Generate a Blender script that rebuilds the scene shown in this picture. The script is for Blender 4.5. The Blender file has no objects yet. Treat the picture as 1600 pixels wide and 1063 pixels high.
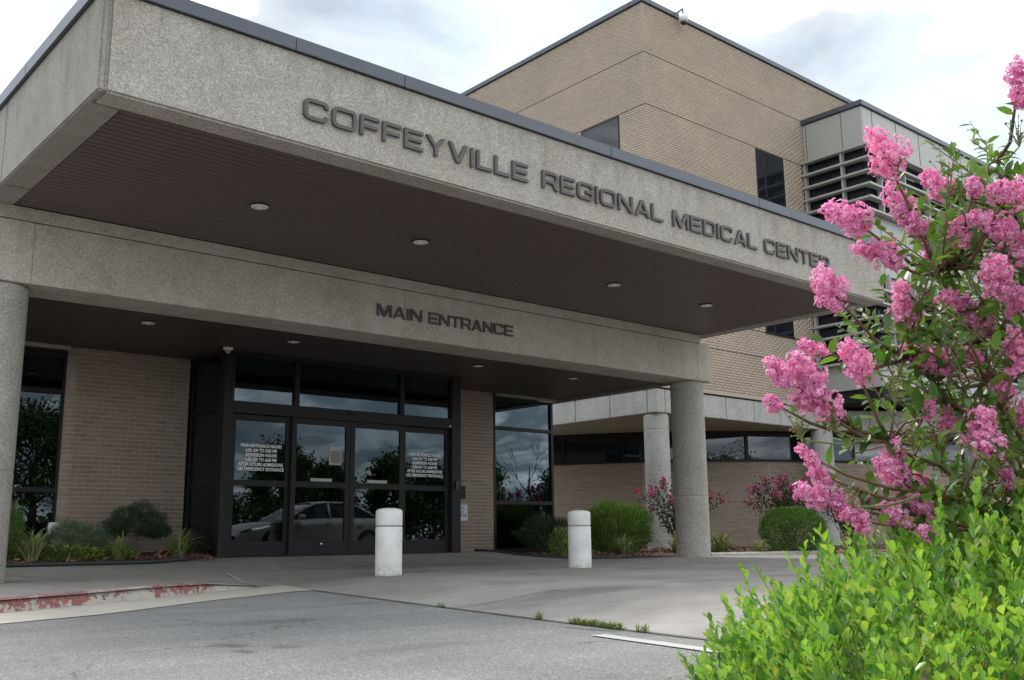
import bpy, bmesh, math, random
import numpy as np
from mathutils import Vector, Matrix
from mathutils.geometry import delaunay_2d_cdt
R = math.radians
random.seed(7)
rng = np.random.default_rng(7)
scene = bpy.context.scene
COL = scene.collection

# ------------------------------------------------------------------ camera
YAW, PITCH, ROLL, FPX = 0.712744, 0.193883, -0.010336, 1570.98   # X along the front, Y into the building
EYE = Vector((0, 0, 0.42))
fw = Vector((math.sin(YAW) * math.cos(PITCH), math.cos(YAW) * math.cos(PITCH), math.sin(PITCH)))
rt0 = Vector((math.cos(YAW), -math.sin(YAW), 0))
up0 = rt0.cross(fw)
rt = math.cos(ROLL) * rt0 + math.sin(ROLL) * up0
up = -math.sin(ROLL) * rt0 + math.cos(ROLL) * up0
cam = bpy.data.objects.new('camera', bpy.data.cameras.new('camera'))
COL.objects.link(cam)
M = Matrix((rt, up, -fw)).transposed().to_4x4()
M.translation = EYE
cam.matrix_world = M
cam.data.sensor_fit = 'HORIZONTAL'
cam.data.sensor_width = 36
cam.data.lens = FPX / 1600 * 36
cam.data.clip_start = 0.05
cam.data.clip_end = 3000
scene.camera = cam

# ------------------------------------------------------------------ sky, sun, exposure
SUN_EL, SUN_AZ = R(55), R(10)       # azimuth clockwise from +Y
world = bpy.data.worlds.new('World')
scene.world = world
world.use_nodes = True
wn, wl = world.node_tree.nodes, world.node_tree.links
wn.clear()
wout = wn.new('ShaderNodeOutputWorld'); wbg = wn.new('ShaderNodeBackground')
sky = wn.new('ShaderNodeTexSky'); sky.sky_type = 'NISHITA'; sky.sun_disc = False
sky.sun_elevation = SUN_EL; sky.sun_rotation = SUN_AZ; sky.air_density = 1.0; sky.dust_density = 2.0
tc = wn.new('ShaderNodeTexCoord'); sep = wn.new('ShaderNodeSeparateXYZ')
wl.new(tc.outputs['Generated'], sep.inputs[0])
def wmath(op, a, b=None, c=None):
    n = wn.new('ShaderNodeMath'); n.operation = op
    for i, v in enumerate((a, b, c)):
        if v is None: continue
        if isinstance(v, (int, float)): n.inputs[i].default_value = v
        else: wl.new(v, n.inputs[i])
    return n.outputs[0]
zz = wmath('ADD', wmath('MAXIMUM', sep.outputs[2], 0.0), 0.22)
comb = wn.new('ShaderNodeCombineXYZ')
wl.new(wmath('DIVIDE', sep.outputs[0], zz), comb.inputs[0])
wl.new(wmath('DIVIDE', sep.outputs[1], zz), comb.inputs[1])
n1 = wn.new('ShaderNodeTexNoise'); n1.inputs['Scale'].default_value = 2.1; n1.inputs['Detail'].default_value = 9; n1.inputs['Roughness'].default_value = 0.56
n1.inputs['Distortion'].default_value = 0.35
mp = wn.new('ShaderNodeMapping'); mp.inputs['Location'].default_value = (9.3, 5.2, 2.2)
wl.new(comb.outputs[0], mp.inputs[0]); wl.new(mp.outputs[0], n1.inputs[0])
cr = wn.new('ShaderNodeValToRGB'); cr.color_ramp.elements[0].position = 0.33; cr.color_ramp.elements[1].position = 0.63
wl.new(n1.outputs[0], cr.inputs[0])
n2 = wn.new('ShaderNodeTexNoise'); n2.inputs['Scale'].default_value = 3.4; n2.inputs['Detail'].default_value = 9; n2.inputs['Roughness'].default_value = 0.55; n2.inputs['Distortion'].default_value = 0.45
wl.new(comb.outputs[0], n2.inputs[0])
cr2 = wn.new('ShaderNodeValToRGB')
cr2.color_ramp.elements[0].color = (2.05, 2.38, 2.75, 1); cr2.color_ramp.elements[0].position = 0.38
cr2.color_ramp.elements[1].color = (21.5, 21.2, 20.6, 1); cr2.color_ramp.elements[1].position = 0.70
e_ = cr2.color_ramp.elements.new(0.47); e_.color = (3.05, 3.25, 3.5, 1)
cr2.color_ramp.elements[0].position = 0.30
wl.new(n2.outputs[0], cr2.inputs[0])
veil = wn.new('ShaderNodeMix'); veil.data_type = 'RGBA'; veil.inputs[0].default_value = 0.75   # thin veil over the blue
wl.new(sky.outputs[0], veil.inputs[6]); veil.inputs[7].default_value = (3.7, 4.3, 4.9, 1)
mixc = wn.new('ShaderNodeMix'); mixc.data_type = 'RGBA'
wl.new(cr.outputs[0], mixc.inputs[0]); wl.new(veil.outputs[2], mixc.inputs[6]); wl.new(cr2.outputs[0], mixc.inputs[7])
wl.new(mixc.outputs[2], wbg.inputs[0]); wbg.inputs[1].default_value = 0.1
wl.new(wbg.outputs[0], wout.inputs[0])

sun = bpy.data.objects.new('sun', bpy.data.lights.new('sun', 'SUN'))
COL.objects.link(sun)
sun.data.energy = 1.4; sun.data.angle = R(16); sun.data.color = (1, 0.96, 0.9)
sd = Vector((math.sin(SUN_AZ) * math.cos(SUN_EL), math.cos(SUN_AZ) * math.cos(SUN_EL), math.sin(SUN_EL)))
sun.rotation_euler = sd.to_track_quat('Z', 'Y').to_euler()
scene.view_settings.view_transform = 'Standard'
scene.view_settings.look = 'None'
scene.view_settings.exposure = 1.52
scene.view_settings.gamma = 1
scene.view_settings.use_curve_mapping = False
scene.cycles.max_bounces = 8
scene.cycles.transparent_max_bounces = 24
scene.cycles.use_denoising = True

# ------------------------------------------------------------------ materials
class Mat:
    def __init__(s, name, rough=0.8, color=(0.5, 0.5, 0.5), metallic=0, spec=0.5):
        s.m = bpy.data.materials.new(name); s.m.use_nodes = True
        s.n, s.l = s.m.node_tree.nodes, s.m.node_tree.links
        s.b = s.n['Principled BSDF']; s.out = s.n['Material Output']
        s.b.inputs['Base Color'].default_value = (*color, 1)
        s.b.inputs['Roughness'].default_value = rough
        s.b.inputs['Metallic'].default_value = metallic
        s.b.inputs['Specular IOR Level'].default_value = spec
        s._pos = None
    def pos(s):
        if s._pos is None:
            g = s.n.new('ShaderNodeNewGeometry'); s._pos = g.outputs['Position']
        return s._pos
    def scaled(s, v):
        n = s.n.new('ShaderNodeVectorMath'); n.operation = 'MULTIPLY'
        s.l.new(s.pos(), n.inputs[0]); n.inputs[1].default_value = v
        return n.outputs[0]
    def noise(s, scale, detail=4, rough=0.55, vec=None):
        n = s.n.new('ShaderNodeTexNoise'); n.inputs['Scale'].default_value = scale
        n.inputs['Detail'].default_value = detail; n.inputs['Roughness'].default_value = rough
        s.l.new(vec or s.pos(), n.inputs['Vector']); return n.outputs[0]
    def voro(s, scale, out='Color', vec=None):
        n = s.n.new('ShaderNodeTexVoronoi'); n.inputs['Scale'].default_value = scale
        s.l.new(vec or s.pos(), n.inputs['Vector']); return n.outputs[out]
    def math(s, op, a, b=0.0, c=0.0, clamp=False):
        n = s.n.new('ShaderNodeMath'); n.operation = op; n.use_clamp = clamp
        for i, v in enumerate((a, b, c)):
            if isinstance(v, (int, float)): n.inputs[i].default_value = v
            else: s.l.new(v, n.inputs[i])
        return n.outputs[0]
    def ramp(s, f, stops):
        n = s.n.new('ShaderNodeValToRGB'); e = n.color_ramp.elements
        while len(e) < len(stops): e.new(0.5)
        for el, (p, c) in zip(e, stops):
            el.position = p; el.color = (*c, 1) if len(c) == 3 else c
        s.l.new(f, n.inputs[0]); return n.outputs[0]
    def mix(s, f, a, b, mode='MIX'):
        n = s.n.new('ShaderNodeMix'); n.data_type = 'RGBA'; n.blend_type = mode
        if isinstance(f, (int, float)): n.inputs[0].default_value = f
        else: s.l.new(f, n.inputs[0])
        for i, v in ((6, a), (7, b)):
            if isinstance(v, tuple): n.inputs[i].default_value = (*v, 1)
            else: s.l.new(v, n.inputs[i])
        return n.outputs[2]
    def rand(s):                       # differs from island to island and from object to object
        g = s.n.new('ShaderNodeNewGeometry'); o = s.n.new('ShaderNodeObjectInfo')
        return s.math('FRACT', s.math('ADD', g.outputs['Random Per Island'], o.outputs['Random']))
    def color(s, c): s.l.new(c, s.b.inputs['Base Color'])
    def bump(s, h, strength=0.3, dist=0.01):
        n = s.n.new('ShaderNodeBump'); n.inputs['Strength'].default_value = strength; n.inputs['Distance'].default_value = dist
        s.l.new(h, n.inputs['Height']); s.l.new(n.outputs[0], s.b.inputs['Normal'])
    def xyz(s):
        n = s.n.new('ShaderNodeSeparateXYZ'); s.l.new(s.pos(), n.inputs[0]); return n.outputs
    def blob(s, x, y, rx, ry, edge=0.25, nscale=6):      # a stain with a ragged edge
        o = s.xyz()
        dx = s.math('DIVIDE', s.math('SUBTRACT', o[0], x), rx); dy = s.math('DIVIDE', s.math('SUBTRACT', o[1], y), ry)
        d = s.math('SQRT', s.math('ADD', s.math('MULTIPLY', dx, dx), s.math('MULTIPLY', dy, dy)))
        d = s.math('ADD', d, s.math('MULTIPLY', s.math('SUBTRACT', s.noise(nscale, 4), 0.5), 1.3))
        return s.math('DIVIDE', s.math('SUBTRACT', 1.0, d), edge, clamp=True)

def concrete(name, base, speck_light, speck_dark, sc=70, bump=0.5, stain=0.25, warm=None, drip=None):
    m = Mat(name, 0.9, spec=0.25)
    v = m.voro(sc); g = m.n.new('ShaderNodeSeparateColor'); m.l.new(v, g.inputs[0])
    c = m.ramp(g.outputs[0], [(0.0, speck_dark), (0.12, tuple(x * 0.8 for x in base)), (0.5, base), (0.8, tuple(min(1, x * 1.12) for x in base)), (0.93, speck_light), (1, speck_light)])
    fine = m.ramp(m.noise(sc * 3.2, 3), [(0.3, (0.72,) * 3), (0.7, (1.2,) * 3)])
    c = m.mix(1.0, c, fine, 'MULTIPLY')
    big = m.noise(1.1, 6, 0.6)
    c = m.mix(m.math('MULTIPLY', m.ramp(big, [(0.42, (0, 0, 0)), (0.7, (1, 1, 1))]), stain), c, m.mix(1.0, c, warm or (0.72, 0.66, 0.58), 'MULTIPLY'))
    streak = m.noise(1.0, 5, 0.6, m.scaled((3.5, 3.5, 0.35)))
    c = m.mix(m.math('MULTIPLY', m.ramp(streak, [(0.5, (0, 0, 0)), (0.72, (1, 1, 1))]), stain * 0.8), c, m.mix(1.0, c, (0.68, 0.68, 0.66), 'MULTIPLY'))
    mott = m.ramp(m.noise(4.5, 6, 0.65), [(0.32, (0.84,) * 3), (0.68, (1.12,) * 3)])
    c = m.mix(0.55, c, mott, 'MULTIPLY')
    if drip:      # dirt washed down from under the metal cap
        o = m.xyz(); run = m.noise(1.0, 5, 0.65, m.scaled((5.5, 5.5, 0.5)))
        dz = m.math('DIVIDE', m.math('SUBTRACT', o[2], m.math('SUBTRACT', drip, m.math('MULTIPLY', m.ramp(run, [(0.45, (0, 0, 0)), (0.8, (1, 1, 1))]), 0.9))), 0.16, clamp=True)
        c = m.mix(m.math('MULTIPLY', dz, 0.28), c, m.mix(1.0, c, (0.55, 0.55, 0.53), 'MULTIPLY'))
    pits = m.ramp(m.voro(9, 'Distance'), [(0.0, (1, 1, 1)), (0.045, (1, 1, 1)), (0.06, (0, 0, 0))])
    c = m.mix(m.math('MULTIPLY', pits, 0.5), c, (0.06, 0.055, 0.05))
    m.color(c)
    h = m.math('ADD', m.math('MULTIPLY', g.outputs[1], 0.6), m.noise(sc * 2, 3))
    m.bump(h, bump, 0.008)
    return m.m

def simple(name, color, rough=0.5, metallic=0, var=0.15, nscale=3, bump=0, spec=0.5, bscale=60):
    m = Mat(name, rough, color, metallic, spec)
    c = m.mix(m.noise(nscale, 5, 0.6), tuple(x * (1 - var) for x in color), tuple(min(1, x * (1 + var)) for x in color))
    m.color(c)
    if bump: m.bump(m.noise(bscale, 3), bump, 0.004)
    return m.m

def leafmat(name, stops, rough=0.45, trans=0.35, tint=(1.2, 1.3, 0.5), spec=0.4):
    m = Mat(name, rough, spec=spec)
    c = m.ramp(m.rand(), stops)
    c = m.mix(0.35, c, m.ramp(m.noise(5, 2), [(0.3, (0.6, 0.6, 0.6)), (0.7, (1.35, 1.3, 1.1))]), 'MULTIPLY')
    m.color(c)
    t = m.n.new('ShaderNodeBsdfTranslucent'); m.l.new(m.mix(1.0, c, tint, 'MULTIPLY'), t.inputs[0])
    x = m.n.new('ShaderNodeMixShader'); x.inputs[0].default_value = trans
    m.l.new(m.b.outputs[0], x.inputs[1]); m.l.new(t.outputs[0], x.inputs[2]); m.l.new(x.outputs[0], m.out.inputs[0])
    return m.m

MT = {}
MT['concrete'] = concrete('exposed_aggregate', (0.385, 0.362, 0.318), (0.53, 0.51, 0.46), (0.25, 0.235, 0.205), 95, 0.3, 0.28, drip=4.93)
MT['concrete_beam'] = concrete('shade_lightened_aggregate', (0.49, 0.458, 0.395), (0.63, 0.60, 0.53), (0.35, 0.33, 0.285), 95, 0.25, 0.45, (0.76, 0.66, 0.55))  # same aggregate, lightened to make up for weak light under the canopy
MT['concrete_smooth'] = concrete('cast_concrete', (0.32, 0.305, 0.27), (0.385, 0.37, 0.335), (0.25, 0.24, 0.22), 110, 0.2, 0.35, drip=4.93)
MT['concrete_band'] = concrete('pale_concrete_band', (0.445, 0.435, 0.41), (0.52, 0.51, 0.485), (0.35, 0.34, 0.32), 60, 0.2, 0.5, (0.72, 0.70, 0.66))
MT['coping'] = simple('dark_coping_metal', (0.085, 0.094, 0.11), 0.36, 0.45, 0.08)
MT['bronze'] = simple('dark_bronze_aluminium', (0.016, 0.014, 0.0155), 0.5, 0.0, 0.12, spec=0.22)
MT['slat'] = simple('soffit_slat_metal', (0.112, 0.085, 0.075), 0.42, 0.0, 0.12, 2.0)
MT['slat_shaded'] = simple('shaded_slat_metal', (0.06, 0.046, 0.041), 0.45, 0.0, 0.12, 2.0)  # same slat metal, with the deep porch shade put into its colour
MT['void'] = simple('dark_void', (0.012, 0.011, 0.011), 0.9)
MT['letter'] = simple('letter_bronze', (0.085, 0.072, 0.072), 0.55, 0.0, 0.1)
MT['panel'] = simple('grey_metal_panel', (0.36, 0.36, 0.335), 0.42, 0.0, 0.05, 1.2)
MT['fin'] = simple('grey_metal_fin', (0.36, 0.36, 0.335), 0.45, 0.0, 0.06)
MT['beige'] = simple('beige_soffit_plaster', (0.42, 0.36, 0.26), 0.9, 0, 0.06)
MT['steel'] = simple('downlight_reflector', (0.82, 0.81, 0.79), 0.35, 0.15, 0.03)
MT['white'] = simple('white_plastic', (0.75, 0.75, 0.73), 0.5, 0, 0.05)
MT['grey_box'] = simple('grey_box_paint', (0.34, 0.34, 0.33), 0.5)
MT['dark_plastic'] = simple('dark_plastic', (0.02, 0.02, 0.022), 0.4)
MT['sign_plate'] = simple('sign_plate_paint', (0.55, 0.60, 0.66), 0.5, 0, 0.04)
MT['sign_ink'] = simple('sign_ink', (0.05, 0.06, 0.08), 0.6)
MT['vinyl'] = simple('white_vinyl', (0.93, 0.93, 0.93), 0.5, 0, 0.02)
MT['interior'] = simple('interior_wall_paint', (0.22, 0.19, 0.16), 0.9)
MT['interior_floor'] = simple('interior_floor_tile', (0.10, 0.085, 0.07), 0.6)
MT['bark'] = simple('bark', (0.11, 0.075, 0.055), 0.9, 0, 0.35, 12, 0.6)
MT['twig'] = simple('reddish_twig', (0.15, 0.075, 0.05), 0.7, 0, 0.25, 20)
MT['greenstem'] = simple('green_stem', (0.16, 0.19, 0.06), 0.7, 0, 0.25, 20)

def glass_mat(name, refl, tint):
    m = Mat(name); m.n.remove(m.b)
    g = m.n.new('ShaderNodeBsdfGlossy'); g.inputs['Roughness'].default_value = 0.0; g.inputs[0].default_value = (0.74, 0.90, 1.0, 1)
    t = m.n.new('ShaderNodeBsdfTransparent'); t.inputs[0].default_value = (*tint, 1)
    f = m.n.new('ShaderNodeFresnel'); f.inputs[0].default_value = 1.45
    fac = m.math('ADD', m.math('MULTIPLY', f.outputs[0], 0.9), refl, clamp=True)
    # float glass is never quite flat
    bp = m.n.new('ShaderNodeBump'); bp.inputs['Strength'].default_value = 0.05; bp.inputs['Distance'].default_value = 0.02
    m.l.new(m.noise(1.4, 1), bp.inputs['Height']); m.l.new(bp.outputs[0], g.inputs['Normal'])
    x = m.n.new('ShaderNodeMixShader'); m.l.new(fac, x.inputs[0]); m.l.new(t.outputs[0], x.inputs[1]); m.l.new(g.outputs[0], x.inputs[2])
    m.l.new(x.outputs[0], m.out.inputs[0]); return m.m
MT['glass'] = glass_mat('tinted_glass', 0.025, (0.30, 0.32, 0.33))
MT['glass_bright'] = glass_mat('corner_window_glass', 0.04, (0.25, 0.28, 0.3))
MT['glass_far'] = None
def far_glass(nm, mixf):
    m = Mat(nm, 0.02, (0.010, 0.012, 0.016), 0, 0.25)
    g = m.n.new('ShaderNodeBsdfGlossy'); g.inputs['Roughness'].default_value = 0.0; g.inputs[0].default_value = (0.8, 0.9, 1.0, 1)
    x = m.n.new('ShaderNodeMixShader'); x.inputs[0].default_value = mixf
    m.l.new(m.b.outputs[0], x.inputs[1]); m.l.new(g.outputs[0], x.inputs[2]); m.l.new(x.outputs[0], m.out.inputs[0]); return m.m
MT['glass_far'] = far_glass('dark_window_glass', 0.02)
MT['glass_strip'] = far_glass('strip_window_glass', 0.05)

def brickmat(name, pal):
    m = Mat(name, 0.88, spec=0.25)
    c = m.ramp(m.rand(), pal)
    c = m.mix(0.5, c, m.ramp(m.noise(45, 4), [(0.3, (0.75, 0.75, 0.75)), (0.7, (1.2, 1.2, 1.2))]), 'MULTIPLY')
    c = m.mix(0.45, c, m.ramp(m.noise(0.7, 5, 0.6, m.scaled((1, 1, 1.4))), [(0.3, (0.78, 0.77, 0.78)), (0.7, (1.15, 1.12, 1.08))]), 'MULTIPLY')
    m.color(c); m.bump(m.noise(130, 3), 0.25, 0.003); return m.m
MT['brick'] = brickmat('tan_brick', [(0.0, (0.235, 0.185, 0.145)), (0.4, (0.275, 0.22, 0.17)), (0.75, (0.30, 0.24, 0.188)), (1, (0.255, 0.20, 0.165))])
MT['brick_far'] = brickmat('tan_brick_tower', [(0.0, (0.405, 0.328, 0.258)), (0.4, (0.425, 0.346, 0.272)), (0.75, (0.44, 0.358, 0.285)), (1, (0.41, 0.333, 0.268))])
MT['mortar'] = simple('mortar', (0.42, 0.365, 0.30), 0.95, 0, 0.1, 8)
MT['mortar_far'] = simple('mortar_tower', (0.43, 0.35, 0.276), 0.95, 0, 0.1, 8)

def asphalt():
    m = Mat('worn_asphalt', 0.93, spec=0.2)
    v = m.voro(150); s = m.n.new('ShaderNodeSeparateColor'); m.l.new(v, s.inputs[0])
    c = m.ramp(s.outputs[0], [(0, (0.115, 0.115, 0.113)), (0.35, (0.18, 0.179, 0.175)), (0.7, (0.22, 0.217, 0.211)), (0.93, (0.28, 0.275, 0.265)), (1, (0.42, 0.41, 0.39))])
    c = m.mix(0.75, c, m.ramp(m.noise(0.9, 7, 0.62), [(0.3, (0.78, 0.78, 0.79)), (0.7, (1.16, 1.16, 1.15))]), 'MULTIPLY')
    c = m.mix(0.4, c, m.ramp(m.noise(1, 4, 0.6, m.scaled((0.5, 2.6, 1))), [(0.35, (0.75, 0.75, 0.75)), (0.65, (1.12, 1.12, 1.12))]), 'MULTIPLY')
    vn = m.n.new('ShaderNodeTexVoronoi'); vn.feature = 'DISTANCE_TO_EDGE'; vn.inputs['Scale'].default_value = 0.42
    wv = m.n.new('ShaderNodeVectorMath'); wv.operation = 'MULTIPLY_ADD'; nz = m.n.new('ShaderNodeTexNoise'); nz.inputs['Scale'].default_value = 1.7; nz.inputs['Detail'].default_value = 6
    m.l.new(m.pos(), nz.inputs['Vector']); m.l.new(nz.outputs[1], wv.inputs[0]); wv.inputs[1].default_value = (1.1, 1.1, 0); m.l.new(m.pos(), wv.inputs[2]); m.l.new(wv.outputs[0], vn.inputs['Vector'])
    ck = m.math('LESS_THAN', vn.outputs[0], 0.0035)
    c = m.mix(m.math('MULTIPLY', m.math('MULTIPLY', ck, m.ramp(m.noise(0.8, 3), [(0.42, (0, 0, 0)), (0.58, (1, 1, 1))])), 0.6), c, (0.06, 0.06, 0.055))
    spots = m.ramp(m.voro(2.6, 'Distance'), [(0.0, (1, 1, 1)), (0.035, (1, 1, 1)), (0.06, (0, 0, 0))])
    c = m.mix(m.math('MULTIPLY', spots, 0.35), c, (0.06, 0.06, 0.06))
    for (x, y, a, b, k) in ((2.36, 4.95, .10, .2, .5), (2.28, 4.6, .06, .12, .55), (2.52, 4.66, .08, .12, .4), (3.2, 6.1, .5, .2, .3), (4.6, 7.3, .2, .12, .35), (3.0, 4.2, .5, .12, .2), (4.22, 4.2, .07, .30, .5)):
        c = m.mix(m.math('MULTIPLY', m.blob(x, y, a, b, 0.5, 9), k), c, (0.05, 0.05, 0.05))
    m.color(c)
    m.bump(m.math('ADD', m.math('MULTIPLY', s.outputs[1], 0.5), m.noise(240, 3)), 0.7, 0.006); return m.m
MT['asphalt'] = asphalt()

def paving():
    m = Mat('weathered_paving_concrete', 0.9, spec=0.25)
    base = m.ramp(m.noise(0.8, 8, 0.65), [(0.3, (0.205, 0.19, 0.175)), (0.7, (0.31, 0.295, 0.275))])
    c = m.mix(0.3, base, m.ramp(m.noise(1.2, 6, 0.6, m.scaled((0.7, 1.9, 1))), [(0.35, (0.72, 0.71, 0.70)), (0.65, (1.15, 1.15, 1.15))]), 'MULTIPLY')
    c = m.mix(0.5, c, m.ramp(m.noise(160, 3), [(0.3, (0.8,) * 3), (0.7, (1.18,) * 3)]), 'MULTIPLY')
    c = m.mix(0.6, c, m.ramp(m.noise(3.3, 8, 0.7), [(0.33, (0.78, 0.775, 0.765)), (0.5, (1, 1, 1)), (0.68, (1.14, 1.14, 1.13))]), 'MULTIPLY')
    gum = m.ramp(m.voro(3.1, 'Distance'), [(0.0, (1, 1, 1)), (0.03, (1, 1, 1)), (0.05, (0, 0, 0))])
    c = m.mix(m.math('MULTIPLY', gum, 0.5), c, (0.07, 0.065, 0.06))
    for (x, y, a, b, k) in ((5.6, 5.9, .9, .45, .35), (6.3, 6.0, .7, .35, .3), (8.0, 8.9, .25, .12, .5), (10.5, 9.2, .6, .5, .25), (9.0, 12.6, 2.5, .8, .35), (6.6, 7.4, .6, .3, .2), (7.0, 11.0, 1.6, .5, .25), (4.9, 10.3, 1.2, .3, .2)):
        c = m.mix(m.math('MULTIPLY', m.blob(x, y, a, b, 0.6, 3.5), k), c, (0.07, 0.065, 0.06))
    m.color(c); m.bump(m.math('ADD', m.noise(90, 4), m.math('MULTIPLY', m.noise(6, 3), 0.6)), 0.35, 0.006); return m.m
MT['paving'] = paving()
MT['gutter'] = simple('gutter_concrete', (0.40, 0.37, 0.315), 0.92, 0, 0.2, 4, 0.3)
MT['joint_tan'] = simple('joint_sealant', (0.11, 0.085, 0.06), 0.9)
MT['joint'] = simple('joint_filler', (0.085, 0.08, 0.07), 0.95)
MT['soil'] = simple('garden_soil', (0.09, 0.06, 0.045), 0.95, 0, 0.5, 14, 1.0, 0.2, 40)
MT['lawn'] = simple('lawn_turf', (0.055, 0.085, 0.028), 0.95, 0, 0.4, 2, 1.0, 0.1)
MT['edging'] = simple('black_edging', (0.03, 0.035, 0.035), 0.6)

def kerbmat(name, redbands, along=0):
    m = Mat(name, 0.85, spec=0.3)
    o = m.xyz()
    c = m.ramp(m.noise(9, 6, 0.65), [(0.3, (0.33, 0.31, 0.27)), (0.7, (0.48, 0.455, 0.41))])
    red = m.ramp(m.noise(14, 5), [(0.3, (0.21, 0.08, 0.075)), (0.7, (0.30, 0.135, 0.12))])
    mask = 0.0
    for (a, b, wear) in redbands:
        inb = m.math('MULTIPLY', m.math('GREATER_THAN', o[along], a), m.math('LESS_THAN', o[along], b))
        low = m.math('MULTIPLY', m.math('SUBTRACT', -0.035, o[2]), 1.6, clamp=True)      # the foot of the kerb is scuffed barer
        wr = m.math('GREATER_THAN', m.math('SUBTRACT', m.math('ADD', m.noise(17, 8, 0.78), m.math('MULTIPLY', m.noise(3.0, 3), 0.35)), low), wear)
        mask = m.math('MAXIMUM', m.math('MULTIPLY', inb, wr), mask)
    c = m.mix(mask, c, red); m.color(c); m.bump(m.noise(30, 4), 0.4, 0.006); return m.m
MT['kerb'] = kerbmat('peeling_red_kerb', [(-9, 2.98, 0.60), (2.98, 3.85, 0.72), (3.75, 3.87, 0.55), (3.87, 4.55, 0.64), (4.55, 6, 0.72)])
MT['kerb_far'] = kerbmat('pale_kerb_red_patch', [(18.7, 20.4, 0.5)])

def bollardmat():
    m = Mat('white_bollard_paint', 0.55, spec=0.4)
    o = m.xyz()
    c = m.ramp(m.noise(5, 6, 0.6), [(0.3, (0.60, 0.595, 0.57)), (0.6, (0.74, 0.735, 0.715))])
    low = m.math('DIVIDE', m.math('SUBTRACT', 0.16, o[2]), 0.18, clamp=True)
    dirt = m.math('MULTIPLY', low, m.ramp(m.noise(12, 6, 0.7), [(0.4, (0, 0, 0)), (0.62, (1, 1, 1))]))
    c = m.mix(m.math('MULTIPLY', dirt, 0.75), c, (0.30, 0.25, 0.16))
    chip = m.ramp(m.noise(16, 5, 0.7), [(0.70, (0, 0, 0)), (0.73, (1, 1, 1))])
    c = m.mix(m.math('MULTIPLY', chip, 0.7), c, (0.2, 0.19, 0.17))
    m.color(c); m.bump(m.noise(35, 4), 0.15, 0.004); return m.m
MT['bollard'] = bollardmat()
MT['paint_line'] = simple('white_road_paint', (0.36, 0.36, 0.355), 0.8, 0, 0.3, 14)

MT['leaf_myrtle'] = leafmat('myrtle_leaf', [(0, (0.055, 0.12, 0.03)), (0.5, (0.095, 0.185, 0.045)), (0.85, (0.14, 0.25, 0.06)), (1, (0.20, 0.27, 0.07))], 0.35, 0.38, spec=0.5)
MT['leaf_hedge'] = leafmat('hedge_leaf', [(0, (0.05, 0.14, 0.03)), (0.2, (0.12, 0.28, 0.05)), (0.45, (0.21, 0.41, 0.065)), (0.8, (0.31, 0.50, 0.08)), (0.95, (0.42, 0.56, 0.09)), (1, (0.48, 0.47, 0.10))], 0.3, 0.40, (1.05, 1.12, 0.6), spec=0.55)
MT['leaf_box'] = leafmat('boxwood_leaf', [(0, (0.05, 0.11, 0.018)), (0.5, (0.085, 0.165, 0.027)), (1, (0.14, 0.23, 0.042))], 0.5, 0.25)
MT['leaf_upright'] = leafmat('upright_shrub_needle', [(0, (0.05, 0.11, 0.018)), (0.5, (0.09, 0.17, 0.03)), (1, (0.16, 0.24, 0.045))], 0.6, 0.25)
MT['leaf_pine'] = leafmat('pine_needle', [(0, (0.02, 0.045, 0.02)), (0.5, (0.036, 0.072, 0.03)), (1, (0.065, 0.105, 0.045))], 0.6, 0.12)
MT['leaf_juniper'] = leafmat('juniper_needle', [(0, (0.04, 0.10, 0.055)), (0.5, (0.07, 0.15, 0.075)), (1, (0.11, 0.20, 0.09))], 0.6, 0.15)
MT['leaf_dark'] = leafmat('dark_shrub_needle', [(0, (0.018, 0.035, 0.014)), (0.5, (0.035, 0.06, 0.022)), (1, (0.06, 0.085, 0.03))], 0.6, 0.15)
MT['leaf_lime'] = leafmat('lime_leaf', [(0, (0.13, 0.20, 0.03)), (0.6, (0.24, 0.31, 0.05)), (1, (0.36, 0.38, 0.08))], 0.5, 0.3)
MT['leaf_ground'] = leafmat('low_plant_leaf', [(0, (0.07, 0.15, 0.03)), (0.5, (0.12, 0.21, 0.04)), (1, (0.27, 0.29, 0.06))], 0.5, 0.25)
MT['blade'] = leafmat('lilyturf_blade', [(0, (0.12, 0.19, 0.05)), (0.5, (0.21, 0.27, 0.10)), (0.8, (0.37, 0.39, 0.19)), (1, (0.40, 0.31, 0.16))], 0.5, 0.2)
MT['grass'] = leafmat('weed_grass', [(0, (0.08, 0.14, 0.02)), (1, (0.18, 0.22, 0.05))], 0.6, 0.25)
MT['leaf_tree'] = leafmat('tree_leaf', [(0, (0.03, 0.06, 0.015)), (0.5, (0.05, 0.095, 0.02)), (1, (0.09, 0.14, 0.03))], 0.55, 0.2)
MT['petal'] = leafmat('pink_petal', [(0, (0.73, 0.17, 0.43)), (0.3, (0.85, 0.31, 0.59)), (0.75, (0.91, 0.45, 0.70)), (1, (0.95, 0.66, 0.82))], 0.7, 0.4, (1.0, 0.85, 0.95), 0.15)
MT['petal_dark'] = leafmat('deep_pink_petal', [(0, (0.42, 0.05, 0.17)), (0.5, (0.58, 0.09, 0.26)), (1, (0.68, 0.17, 0.36))], 0.7, 0.3, (1.0, 0.8, 0.9), 0.15)
MT['bud'] = leafmat('myrtle_bud', [(0, (0.20, 0.09, 0.06)), (0.5, (0.26, 0.17, 0.07)), (1, (0.20, 0.22, 0.07))], 0.6, 0.1)
MT['mulch'] = leafmat('bark_chip', [(0, (0.10, 0.045, 0.03)), (0.5, (0.19, 0.09, 0.06)), (0.85, (0.28, 0.16, 0.11)), (1, (0.38, 0.30, 0.24))], 0.9, 0.0)
MT['carpaint'] = simple('silver_beige_car_paint', (0.60, 0.56, 0.50), 0.3, 0.3, 0.03)
MT['tyre'] = simple('tyre_rubber', (0.02, 0.02, 0.02), 0.85)
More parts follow.
